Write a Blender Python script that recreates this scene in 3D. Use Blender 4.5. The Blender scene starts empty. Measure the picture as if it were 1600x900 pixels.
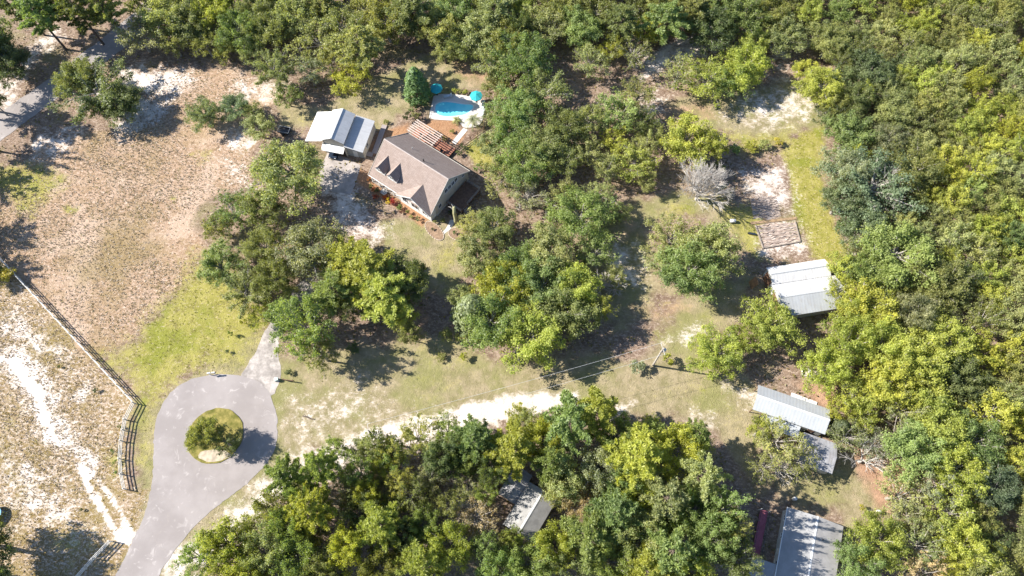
import bpy, math, random
import numpy as np
from mathutils import Vector
R_ = math.radians
random.seed(7); rng = np.random.default_rng(7)
scene = bpy.context.scene
col = scene.collection

# ---------------------------------------------------------------- camera, sky, sun, exposure
F, HC, TH = 1067.0, 120.0, math.atan(480 / 1067.0)      # lens in photo pixels, drone height, tilt from straight down
cam_d = bpy.data.cameras.new('camera'); cam = bpy.data.objects.new('camera', cam_d); col.objects.link(cam)
cam_d.sensor_width = 36.0; cam_d.lens = F / 1600 * 36.0
cam_d.clip_end = 6000; cam_d.clip_start = 1.0
cam.location = (0, 0, HC); cam.rotation_euler = (TH, 0, 0)
scene.camera = cam
SUN_EL, SUN_AZ = 35.5, -80.0                             # azimuth clockwise from +Y
world = bpy.data.worlds.new('World'); scene.world = world; world.use_nodes = True
wn = world.node_tree.nodes; wl = world.node_tree.links
sky = wn.new('ShaderNodeTexSky'); sky.sky_type = 'NISHITA'; sky.sun_disc = False
sky.sun_elevation = R_(SUN_EL); sky.sun_rotation = R_(SUN_AZ)
sky.air_density = 1.0; sky.dust_density = 0.6; sky.ozone_density = 3.5
wl.new(sky.outputs[0], wn['Background'].inputs[0]); wn['Background'].inputs[1].default_value = 0.083
sun_d = bpy.data.lights.new('sun', 'SUN'); sun_d.energy = 5.0; sun_d.angle = R_(0.5); sun_d.color = (1.0, 0.94, 0.84)
sun = bpy.data.objects.new('sun', sun_d); col.objects.link(sun)
sv = Vector((math.sin(R_(SUN_AZ)) * math.cos(R_(SUN_EL)), math.cos(R_(SUN_AZ)) * math.cos(R_(SUN_EL)), math.sin(R_(SUN_EL))))
sun.rotation_euler = sv.to_track_quat('Z', 'Y').to_euler()
scene.view_settings.view_transform = 'Standard'; scene.view_settings.look = 'None'
scene.view_settings.exposure = 1.52; scene.view_settings.gamma = 1.0
scene.view_settings.use_curve_mapping = False

# ---------------------------------------------------------------- survey helper: photo pixel + height -> place on the land
def at(px, py, z=0.0):
    u = (px - 800) / F; v = (py - 450) / F
    t = (HC - z) / (math.cos(TH) + v * math.sin(TH))
    return (u * t, t * (math.sin(TH) - v * math.cos(TH)), z)
def ppm(py, z=0.0):                                      # photo pixels per metre there
    v = (py - 450) / F
    return F * (math.cos(TH) + v * math.sin(TH)) / (HC - z)

# ---------------------------------------------------------------- node helpers and materials
def nmat(name):
    m = bpy.data.materials.new(name); m.use_nodes = True
    nt = m.node_tree
    return m, nt, nt.nodes['Principled BSDF']
def N(nt, typ, **kw):
    n = nt.nodes.new(typ)
    for k, v in kw.items(): setattr(n, k, v)
    return n
def link(nt, a, b): nt.links.new(a, b)
def mixc(nt, fac, a, b, blend='MIX'):
    n = N(nt, 'ShaderNodeMix', data_type='RGBA', blend_type=blend)
    for s, v in ((n.inputs[0], fac), (n.inputs[6], a), (n.inputs[7], b)):
        if hasattr(v, 'links'): link(nt, v, s)
        elif isinstance(v, (int, float)): s.default_value = v
        else: s.default_value = (*v, 1)
    return n.outputs[2]
def math_(nt, op, a, b=None, clamp=False):
    n = N(nt, 'ShaderNodeMath', operation=op); n.use_clamp = clamp
    for s, v in ((n.inputs[0], a), (n.inputs[1], b)):
        if v is None: continue
        if hasattr(v, 'links'): link(nt, v, s)
        else: s.default_value = v
    return n.outputs[0]
def noise(nt, co, scale, detail=3, rough=0.6, dist=0.0):
    n = N(nt, 'ShaderNodeTexNoise'); n.inputs['Scale'].default_value = scale
    n.inputs['Detail'].default_value = detail; n.inputs['Roughness'].default_value = rough; n.inputs['Distortion'].default_value = dist
    link(nt, co, n.inputs['Vector']); return n.outputs[0]
def ramp(nt, fac, lo, hi):
    n = N(nt, 'ShaderNodeMapRange', interpolation_type='SMOOTHSTEP'); link(nt, fac, n.inputs[0])
    n.inputs[1].default_value = lo; n.inputs[2].default_value = hi; return n.outputs[0]
def coords(nt, kind='Object'):
    return N(nt, 'ShaderNodeTexCoord').outputs[kind]
def bump(nt, bsdf, h, strength=0.5, dist=0.05):
    b = N(nt, 'ShaderNodeBump'); b.inputs['Strength'].default_value = strength; b.inputs['Distance'].default_value = dist
    link(nt, h, b.inputs['Height']); link(nt, b.outputs[0], bsdf.inputs['Normal'])
MATS = {}
def plain(name, c, rough=0.8, var=0.25, scale=2.0, scale2=12.0, c2=None, metallic=0.0, bmp=0.2, spec=0.3):
    """a solid colour broken up by two sizes of wear"""
    if name in MATS: return MATS[name]
    m, nt, b = nmat(name); co = coords(nt); c = tuple(v * .72 for v in c); c2 = tuple(v * .72 for v in c2) if c2 else None
    n1 = noise(nt, co, scale, 4); n2 = noise(nt, co, scale2, 3)
    dark = tuple(x * (1 - var) for x in c); lite = tuple(min(1, x * (1 + var)) for x in (c2 or c))
    x = mixc(nt, ramp(nt, n1, 0.3, 0.7), dark, lite)
    x = mixc(nt, math_(nt, 'MULTIPLY', ramp(nt, n2, 0.35, 0.75), 0.5), x, tuple(v * (1 - var * .7) for v in c))
    link(nt, x, b.inputs['Base Color']); b.inputs['Roughness'].default_value = rough
    b.inputs['Metallic'].default_value = metallic; b.inputs['Specular IOR Level'].default_value = spec
    if bmp: bump(nt, b, n2, bmp, 0.02)
    MATS[name] = m; return m
def metal_roof(name, c, stain, axis, var=0.12):
    if name in MATS: return MATS[name]
    m, nt, b = nmat(name); co = coords(nt); c = tuple(v * .70 for v in c); stain = tuple(v * .66 for v in stain)
    w = N(nt, 'ShaderNodeTexWave', wave_type='BANDS', bands_direction=axis); w.inputs['Scale'].default_value = 0.55
    link(nt, co, w.inputs['Vector'])
    sep = N(nt, 'ShaderNodeMapping'); link(nt, co, sep.inputs[0])
    sep.inputs['Scale'].default_value = (0.25, 2.2, 1) if axis == 'Y' else (2.2, 0.25, 1)
    st = noise(nt, sep.outputs[0], 1.2, 5, 0.65); big = noise(nt, co, 0.5, 4)
    x = mixc(nt, ramp(nt, big, 0.3, 0.7), tuple(v * (1 - var) for v in c), c)
    x = mixc(nt, math_(nt, 'MULTIPLY', ramp(nt, st, 0.45, 0.7), 0.8), x, stain)
    x = mixc(nt, math_(nt, 'MULTIPLY', ramp(nt, noise(nt, co, 3.0, 5, 0.7), 0.58, 0.72), 0.35), x, (0.20, 0.16, 0.12))
    x = mixc(nt, math_(nt, 'MULTIPLY', ramp(nt, w.outputs[1], 0.9, 1.0), 0.10), x, tuple(v * .6 for v in c))
    link(nt, x, b.inputs['Base Color']); b.inputs['Roughness'].default_value = 0.5; b.inputs['Metallic'].default_value = 0.0
    bump(nt, b, w.outputs[1], 0.2, 0.03)
    MATS[name] = m; return m
def shingle_mat(name, c, c2):
    m, nt, b = nmat(name); co = coords(nt)
    br = N(nt, 'ShaderNodeTexBrick'); link(nt, co, br.inputs['Vector']); br.inputs['Scale'].default_value = 1.0
    br.inputs['Brick Width'].default_value = 0.9; br.inputs['Row Height'].default_value = 0.22; br.inputs['Mortar Size'].default_value = 0.012
    br.inputs['Color1'].default_value = (*c, 1); br.inputs['Color2'].default_value = (*c2, 1); br.inputs['Mortar'].default_value = (*[v * .6 for v in c], 1)
    mp = N(nt, 'ShaderNodeMapping'); link(nt, co, mp.inputs[0]); mp.inputs['Scale'].default_value = (1.6, 0.22, 1)
    st = noise(nt, mp.outputs[0], 0.9, 5, 0.6); sp = noise(nt, co, 5.0, 4, 0.7)
    x = mixc(nt, math_(nt, 'MULTIPLY', ramp(nt, st, 0.45, 0.75), 0.35), br.outputs[0], tuple(v * .62 for v in c))
    x = mixc(nt, math_(nt, 'MULTIPLY', ramp(nt, sp, 0.5, 0.75), 0.4), x, tuple(min(1, v * 1.35) for v in c2))
    link(nt, x, b.inputs['Base Color']); b.inputs['Roughness'].default_value = 0.9; b.inputs['Specular IOR Level'].default_value = 0.2
    bump(nt, b, sp, 0.3, 0.02); return m
def leaf_mat(name, trans=0.48):
    m, nt, b = nmat(name); oi = N(nt, 'ShaderNodeObjectInfo'); tn = N(nt, 'ShaderNodeAttribute', attribute_name='tint')
    f = tn.outputs['Fac']
    x = mixc(nt, f, mixc(nt, 1.0, oi.outputs['Color'], (0.62, 0.68, 0.66), 'MULTIPLY'), mixc(nt, 1.0, oi.outputs['Color'], (1.55, 1.45, 1.25), 'MULTIPLY'))
    link(nt, x, b.inputs['Base Color']); b.inputs['Roughness'].default_value = 0.5; b.inputs['Specular IOR Level'].default_value = 0.4
    tr = N(nt, 'ShaderNodeBsdfTranslucent'); link(nt, mixc(nt, 1.0, x, (1.5, 1.5, 0.6), 'MULTIPLY'), tr.inputs[0])
    ms = N(nt, 'ShaderNodeMixShader'); ms.inputs[0].default_value = trans
    link(nt, b.outputs[0], ms.inputs[1]); link(nt, tr.outputs[0], ms.inputs[2])
    link(nt, ms.outputs[0], nt.nodes['Material Output'].inputs[0]); return m
LEAF = leaf_mat('leaf'); NEEDLE = leaf_mat('needle', 0.42)
BARK = plain('bark', (0.16, 0.125, 0.10), 0.95, 0.35, 1.5, 9)
BARK_GREY = plain('bark_grey', (0.36, 0.33, 0.30), 0.9, 0.25, 2, 9)
DEAD = plain('dead_wood', (0.55, 0.51, 0.47), 0.9, 0.2, 2, 9)
WHITE = plain('white_paint', (0.80, 0.80, 0.79), 0.5, 0.06, 1.0, 6)
GLASS = plain('dark_glass', (0.03, 0.045, 0.06), 0.08, 0.2, 1, 3, spec=0.6, bmp=0)
TAN = plain('tan_siding', (0.58, 0.54, 0.47), 0.8, 0.12, 1, 8)
GREYSIDE = plain('grey_siding', (0.42, 0.43, 0.42), 0.8, 0.1, 1, 8)
WOOD = plain('weathered_wood', (0.33, 0.28, 0.24), 0.9, 0.25, 2, 14)
WOODPALE = plain('pale_fence_wood', (0.80, 0.78, 0.74), 0.85, 0.15, 2, 14)
REDWOOD = plain('red_deck_wood', (0.34, 0.15, 0.10), 0.8, 0.3, 2, 10)
BROWNWOOD = plain('brown_wood', (0.20, 0.12, 0.08), 0.85, 0.3, 2, 10)
BLACK = plain('black_metal', (0.025, 0.025, 0.028), 0.5, 0.3, 3, 10, spec=0.5)
GALV = plain('galvanised', (0.50, 0.51, 0.52), 0.45, 0.12, 3, 10, spec=0.5)
CONC = plain('concrete', (0.62, 0.59, 0.55), 0.9, 0.1, 0.6, 4)
RUBBER = plain('rubber', (0.02, 0.02, 0.02), 0.8, 0.2)
TEAL = plain('teal_canvas', (0.03, 0.42, 0.46), 0.8, 0.1, 1, 6)
BLUEPAD = plain('blue_vinyl', (0.05, 0.28, 0.55), 0.5, 0.1)
SHINGLE = shingle_mat('shingles', (0.218, 0.170, 0.148), (0.252, 0.203, 0.182))
RUST = plain('rusty_brown', (0.24, 0.13, 0.08), 0.85, 0.3, 2, 9)

# ---------------------------------------------------------------- mesh helpers
class MB:
    def __init__(s): s.v = []; s.f = []
    def add(s, vs, fs):
        o = len(s.v); s.v += [tuple(p) for p in vs]; s.f += [tuple(i + o for i in f) for f in fs]; return s
    def box(s, x0, x1, y0, y1, z0, z1):
        return s.add([(x0,y0,z0),(x1,y0,z0),(x1,y1,z0),(x0,y1,z0),(x0,y0,z1),(x1,y0,z1),(x1,y1,z1),(x0,y1,z1)],
                     [(0,3,2,1),(4,5,6,7),(0,1,5,4),(1,2,6,5),(2,3,7,6),(3,0,4,7)])
    def bar(s, p, q, w, h=None):
        p, q = Vector(p), Vector(q); d = (q - p).normalized(); h = h or w
        up = Vector((0, 0, 1)) if abs(d.z) < 0.95 else Vector((0, 1, 0))
        a = d.cross(up).normalized() * w / 2; b = a.cross(d).normalized() * h / 2
        vs = [e + sa * a + sb * b for e in (p, q) for sa, sb in ((-1,-1),(1,-1),(1,1),(-1,1))]
        return s.add(vs, [(0,1,2,3),(7,6,5,4),(0,4,5,1),(1,5,6,2),(2,6,7,3),(3,7,4,0)])
    def tube(s, pts, rads, n=6):
        o = len(s.v); pts = [Vector(p) for p in pts]
        for i, p in enumerate(pts):
            d = (pts[min(i+1, len(pts)-1)] - pts[max(i-1, 0)]).normalized()
            up = Vector((0, 0, 1)) if abs(d.z) < 0.9 else Vector((1, 0, 0))
            a = d.cross(up).normalized(); b = a.cross(d)
            for k in range(n):
                t = 2 * math.pi * k / n; s.v.append(tuple(p + (a * math.cos(t) + b * math.sin(t)) * rads[i]))
        for i in range(len(pts) - 1):
            for k in range(n):
                s.f.append((o+i*n+k, o+i*n+(k+1)%n, o+(i+1)*n+(k+1)%n, o+(i+1)*n+k))
        s.f.append(tuple(o+k for k in range(n))[::-1]); s.f.append(tuple(o+(len(pts)-1)*n+k for k in range(n))); return s
    def prism(s, poly, z0, z1):
        n = len(poly); a = sum(poly[i][0]*poly[(i+1)%n][1]-poly[(i+1)%n][0]*poly[i][1] for i in range(n))
        if a < 0: poly = poly[::-1]
        vs = [(p[0], p[1], z0) for p in poly] + [(p[0], p[1], z1) for p in poly]
        return s.add(vs, [tuple(range(n))[::-1], tuple(range(n, 2*n))] + [(i, (i+1)%n, n+(i+1)%n, n+i) for i in range(n)])
    def slab(s, q, t):
        """roof plane: corner points of the top face, thickness downwards"""
        n = len(q)
        vs = [tuple(p) for p in q] + [(p[0], p[1], p[2] - t) for p in q]
        return s.add(vs, [tuple(range(n)), tuple(range(n, 2*n))[::-1]] + [(i, n+i, n+(i+1)%n, (i+1)%n) for i in range(n)])
    def mesh(s, name, m=None, smooth=False):
        me = bpy.data.meshes.new(name); me.from_pydata(s.v, [], s.f); me.update()
        if m: me.materials.append(m)
        if smooth: me.polygons.foreach_set('use_smooth', [True] * len(me.polygons))
        return me
    def build(s, name, m, parent=None, smooth=False):
        return link_obj(name, s.mesh(name, m, smooth), parent)
def link_obj(name, data, parent=None):
    o = bpy.data.objects.new(name, data); col.objects.link(o)
    if parent: o.parent = parent
    return o
def tag(o, label=None, cat=None, group=None, kind=None):
    for k, v in (('label', label), ('category', cat), ('group', group), ('kind', kind)):
        if v: o[k] = v
    return o
def thing(name, label, cat, loc=(0, 0, 0), rz=0, group=None):
    o = link_obj(name, None); o.location = loc; o.rotation_euler = (0, 0, rz); o.empty_display_size = 0.3
    return tag(o, label, cat, group)
def box(name, m, parent, *b): return MB().box(*b).build(name, m, parent)
def ring(cx, cy, rx, ry, n=40, ph=0): return [(cx + rx*math.cos(2*math.pi*i/n+ph), cy + ry*math.sin(2*math.pi*i/n+ph)) for i in range(n)]
def smooth_poly(pts, it=3):
    for _ in range(it):
        o = []
        for i in range(len(pts)):
            a, b = pts[i], pts[(i+1) % len(pts)]
            o += [(a[0]*.75+b[0]*.25, a[1]*.75+b[1]*.25), (a[0]*.25+b[0]*.75, a[1]*.25+b[1]*.75)]
        pts = o
    return pts
def gp(pts, z=0): return [at(x, y, z)[:2] for x, y in pts]

# ---------------------------------------------------------------- ground: one sheet with soil masks
def lattice(shape_x, shape_y, X, Y, scale, seed):
    r = np.random.default_rng(seed); g = r.random((256, 256)).astype(np.float32)
    x = X / scale + 1000; y = Y / scale + 1000
    xi = np.floor(x).astype(int); yi = np.floor(y).astype(int); fx = x - xi; fy = y - yi
    fx = fx*fx*(3-2*fx); fy = fy*fy*(3-2*fy)
    a = g[xi % 256, yi % 256]; b = g[(xi+1) % 256, yi % 256]; c = g[xi % 256, (yi+1) % 256]; d = g[(xi+1) % 256, (yi+1) % 256]
    return (a*(1-fx)+b*fx)*(1-fy)+(c*(1-fx)+d*fx)*fy
def fbm(X, Y, s, seed): return sum(lattice(0, 0, X, Y, s / 2**i, seed + i) * 0.5**i for i in range(4)) / 1.875
def poly_sd(X, Y, poly):
    d2 = np.full(X.shape, 1e9); ins = np.zeros(X.shape, bool); n = len(poly)
    for i in range(n):
        ax, ay = poly[i]; bx, by = poly[(i+1) % n]
        ex, ey = bx-ax, by-ay; t = np.clip(((X-ax)*ex+(Y-ay)*ey)/(ex*ex+ey*ey+1e-9), 0, 1)
        d2 = np.minimum(d2, (X-ax-ex*t)**2+(Y-ay-ey*t)**2)
        c = ((ay > Y) != (by > Y)) & (X < (bx-ax)*(Y-ay)/((by-ay) if abs(by-ay) > 1e-9 else 1e-9)+ax); ins ^= c
    d = np.sqrt(d2); return np.where(ins, d, -d)
GX = np.concatenate([-np.geomspace(2500, 134, 14), np.arange(-132, 132.1, 0.55), np.geomspace(134, 2500, 14)])
GY = np.concatenate([-np.geomspace(2500, 9, 14), np.arange(-8, 150.1, 0.55), np.geomspace(152, 3000, 14)])
XX, YY = np.meshgrid(GX, GY)
WX = (fbm(XX, YY, 7, 11) - .5) * 6; WY = (fbm(XX, YY, 7, 31) - .5) * 6
# (mask, strength, feather in metres, outline in photo pixels)
PATCH = [
 ('field', 1, 3, [(262,108),(385,104),(440,150),(400,185),(398,285),(335,300),(305,335),(335,385),(300,405),(262,450),(222,500),(165,548),(150,560),(205,622),(100,508),(0,400),(-60,340),(-60,300),(0,285),(60,225),(140,215),(215,185)]),
 ('lawn', 1, 4, [(380,500),(470,560),(480,740),(300,900),(180,910),(215,780),(215,640),(300,590)]), ('green', .75, 3, [(-20,262),(70,248),(100,290),(50,345),(20,335)]), ('green', .8, 1.2, [(104,322),(126,322),(124,338),(104,334)]), ('green', .5, 2, [(300,235),(335,232),(338,258),(305,255)]),
 ('green', .6, 1, [(262,308),(275,308),(272,318),(262,316)]),
 ('green', .82, 5, [(262,440),(300,395),(345,385),(400,470),(415,500),(380,560),(300,585),(255,615),(236,680),(236,740),(210,735),(218,640),(165,555),(220,500)]),
 ('green', .6, 4, [(330,490),(430,490),(395,580),(340,585)]),
 ('sand', .85, 4, [(190,110),(290,105),(320,125),(260,150),(205,140)]), ('sand', .8, 4, [(170,165),(260,145),(255,185),(180,215)]), ('sand', .6, 3, [(340,195),(400,190),(395,235),(350,230)]),
 ('sand', .52, 3, [(-40,205),(-40,130),(25,105),(40,62),(95,45),(110,62),(60,95),(45,128),(10,172)]), ('sand', .6, 4, [(370,110),(440,130),(420,165),(360,150)]),
 ('sand', .65, 4, [(60,215),(140,200),(110,235),(40,240)]), ('sand', .5, 5, [(350,240),(395,250),(395,305),(365,300)]),
 # lot at lower left
 ('lot', 1, 2, [(-80,380),(0,405),(110,520),(212,632),(192,720),(200,775),(235,770),(215,830),(170,910),(-80,960)]),
 ('sand', 1, 3, [(-30,540),(25,540),(60,590),(92,640),(110,690),(130,705),(138,730),(120,735),(70,690),(45,640),(0,590)]),
 ('sand', 1.3, .8, [(118,728),(130,722),(172,775),(212,832),(200,848),(186,842),(160,800),(135,762)]), ('lot', 1, .35, [(137,752),(146,746),(188,806),(194,832),(184,826),(160,786)]),
 ('sand', .85, 2, [(102,612),(138,590),(140,604),(115,622)]), ('sand', .8, 1.5, [(20,745),(45,720),(62,745),(35,765)]),
 ('sand', .6, 4, [(-20,470),(40,480),(90,540),(60,560),(10,540)]), ('sand', .5, 3, [(80,530),(130,560),(100,590),(60,560)]),
 ('sand', .55, 5, [(0,700),(100,750),(150,820),(60,830),(0,800)]), ('green', .45, 5, [(60,800),(180,830),(150,880),(60,870)]), ('green', .4, 4, [(0,620),(30,640),(20,680),(-20,670)]),
 ('green', .55, 2, [(150,700),(185,690),(190,760),(165,750)]),
 # open lawn in the middle
 ('lawn', 1, 4, [(430,560),(560,545),(700,515),(740,560),(900,560),(1010,560),(1060,455),(1020,430),(1160,440),(1180,480),(1090,560),(1180,600),(1200,680),(1180,740),(1100,670),(960,640),(560,690),(450,700),(436,640)]),
 ('green', .45, 6, [(640,590),(720,555),(730,590),(660,625)]), ('green', .4, 6, [(980,600),(1090,590),(1170,650),(1170,690),(1090,650)]), ('green', .45, 4, [(640,520),(720,510),(720,550),(660,560)]),
 ('green', .5, 3, [(1000,510),(1040,500),(1045,525),(1010,530)]), ('green', .35, 5, [(1060,470),(1150,480),(1120,520),(1070,505)]),
 ('sand', 1.25, 2.2, [(440,735),(500,706),(570,672),(640,652),(700,640),(760,628),(830,618),(905,612),(900,632),(840,650),(760,665),(640,690),(560,712)]),
 ('sand', .75, 4, [(445,700),(560,680),(560,715),(440,745)]), ('sand', .4, 6, [(450,620),(560,600),(640,640),(520,680),(450,690)]),
 ('sand', .55, 2.5, [(960,630),(1000,620),(985,660),(960,665)]), ('sand', .5, 3, [(1140,600),(1180,600),(1195,660),(1150,640)]), ('sand', .5, 2.5, [(1030,520),(1090,500),(1110,515),(1070,540)]),
 ('sand', .5, 3, [(1080,640),(1120,650),(1110,680),(1080,665)]), ('sand', .8, 3.5, [(270,835),(300,850),(400,745),(440,720),(470,740),(400,800),(340,850),(280,910),(245,920),(265,880)]),
 ('sand', .55, 3, [(690,760),(740,745),(770,790),(770,860),(720,850)]), ('sand', .45, 5, [(480,710),(640,690),(640,745),(480,760)]), ('sand', .5, 3, [(680,760),(720,770),(740,860),(700,850)]),
 # house plot
 ('lawn', 1, 3, [(600,355),(680,350),(745,355),(735,420),(700,470),(650,440),(600,395)]), ('green', .55, 2.5, [(690,370),(735,372),(715,400),(690,425),(665,405)]),
 ('lawn', 1, 3, [(430,160),(500,165),(560,140),(660,85),(770,90),(765,130),(690,150),(640,180),(600,200),(480,200),(440,215)]), ('green', .4, 4, [(440,175),(500,165),(490,205),(450,210)]),
 ('dirt', .6, 3, [(690,100),(770,95),(765,135),(700,130)]),
 ('mulch', .9, 1.2, [(668,190),(712,186),(722,200),(705,226),(690,222),(660,196)]), ('mulch', .8, 1, [(722,200),(735,205),(715,228),(705,226)]), ('mulch', .8, 1.5, [(588,200),(640,195),(640,215),(600,215),(585,240),(575,240)]),
 ('green', .95, 1.5, [(722,235),(750,210),(775,225),(770,265),(738,262)]), ('mulch', .8, 1.2, [(600,285),(640,318),(670,345),(660,360),(620,330),(560,285),(555,262),(575,265)]),
 ('sand', .62, 3, [(500,285),(552,285),(585,335),(615,372),(590,388),(545,362),(515,330)]), ('sand', .5, 3, [(560,370),(600,375),(540,420),(490,455),(480,440)]), ('litter', .6, 4, [(560,290),(640,330),(640,370),(600,370),(560,330)]),
 # right hand clearings
 ('green', 1, 2, [(1222,235),(1235,215),(1285,200),(1292,330),(1322,385),(1315,420),(1268,402),(1250,345),(1232,300)]), ('green', .7, 3, [(1120,205),(1235,190),(1240,225),(1160,235)]),
 ('sand', .5, 5, [(1170,140),(1250,120),(1290,165),(1270,190),(1190,195),(1120,185)]), ('sand', .7, 3, [(1000,90),(1050,62),(1140,68),(1130,80),(1050,100),(1010,122)]), ('sand', .5, 4, [(1180,60),(1230,65),(1240,100),(1200,110)]),
 ('dirt', .55, 3, [(1030,150),(1110,170),(1140,190),(1060,185)]), ('lawn', .9, 4, [(1030,150),(1300,110),(1300,210),(1100,210)]),
 ('lawn', .9, 4, [(1000,300),(1120,310),(1180,340),(1190,410),(1150,380),(1100,340),(1010,340)]), ('green', .7, 3, [(1025,320),(1070,318),(1090,345),(1040,345)]), ('green', .75, 3, [(1120,300),(1185,330),(1195,410),(1170,410),(1140,360)]),
 ('sand', .55, 4, [(1160,265),(1225,255),(1250,345),(1180,345)]), ('sand', .5, 2.5, [(1178,350),(1250,345),(1268,402),(1185,405)]), ('green', .5, 1.2, [(1238,345),(1248,345),(1262,395),(1240,385)]),
 ('dirt', .9, 3, [(1240,590),(1310,585),(1310,635),(1270,640)]), ('dirt', 1, 2.5, [(1340,695),(1400,700),(1410,720),(1402,805),(1390,800),(1372,790),(1350,735)]), ('lawn', .8, 4, [(1200,740),(1350,720),(1400,800),(1340,870),(1320,810),(1220,790)]),
 ('green', .4, 4, [(1230,750),(1330,760),(1310,800),(1240,780)]), ('dirt', .5, 4, [(995,470),(1060,450),(1080,480),(1010,500)]), ('lawn', .8, 5, [(900,340),(1010,300),(1040,440),(960,520),(900,480)]), ('sand', .5, 4, [(930,380),(1000,370),(1010,440),(950,450)]), ('sand', .45, 4, [(990,120),(1040,140),(1030,180),(980,170)]), ('green', .4, 5, [(1000,430),(1060,450),(1050,500),(1000,480)]), ('dirt', .45, 5, [(960,300),(1010,330),(1000,380),(970,370)]),
 ('dirt', .5, 3, [(630,470),(680,485),(660,530),(620,510)]),
]
masks = {k: np.zeros(XX.shape) for k in ('sand', 'green', 'field', 'lot', 'lawn', 'dirt', 'mulch', 'litter')}
for k, s, fe, pl in PATCH:
    wa = min(1, fe / 3); sd = poly_sd(XX + WX * wa, YY + WY * wa, gp(pl)); m = np.clip(0.5 + sd / (2 * fe), 0, 1); m = m*m*(3-2*m) * s
    if k in ('lot',):                                   # a lot patch laid over sand covers it again
        masks['sand'] *= (1 - m)
    masks[k] = np.maximum(masks[k], m)
far = np.clip((np.hypot(XX, YY - 65) - 160) / 60, 0, 1)
masks['litter'] = np.maximum(masks['litter'], far)
nx, ny = len(GX), len(GY)
gme = bpy.data.meshes.new('ground')
vz = np.stack([XX, YY, np.zeros_like(XX)], -1).reshape(-1, 3).astype(np.float32)
idx = np.arange(nx * ny).reshape(ny, nx)
fc = np.stack([idx[:-1, :-1], idx[:-1, 1:], idx[1:, 1:], idx[1:, :-1]], -1).reshape(-1, 4).astype(np.int32)
def fast_mesh(me, v, f, k):
    me.vertices.add(len(v)); me.vertices.foreach_set('co', np.ascontiguousarray(v, np.float32).ravel())
    me.loops.add(len(f) * k); me.loops.foreach_set('vertex_index', np.ascontiguousarray(f, np.int32).ravel())
    me.polygons.add(len(f)); me.polygons.foreach_set('loop_start', np.arange(0, len(f) * k, k, dtype=np.int32)); me.update(calc_edges=True)
fast_mesh(gme, vz, fc, 4)
for nm, ks in (('soil_a', ('sand', 'green', 'field')), ('soil_b', ('lot', 'lawn', 'dirt')), ('soil_c', ('mulch', 'litter', 'litter'))):
    at_ = gme.color_attributes.new(nm, 'FLOAT_COLOR', 'POINT')
    c4 = np.stack([masks[k] for k in ks] + [np.ones(XX.shape)], -1).reshape(-1, 4).astype(np.float32)
    at_.data.foreach_set('color', c4.ravel())
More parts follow.
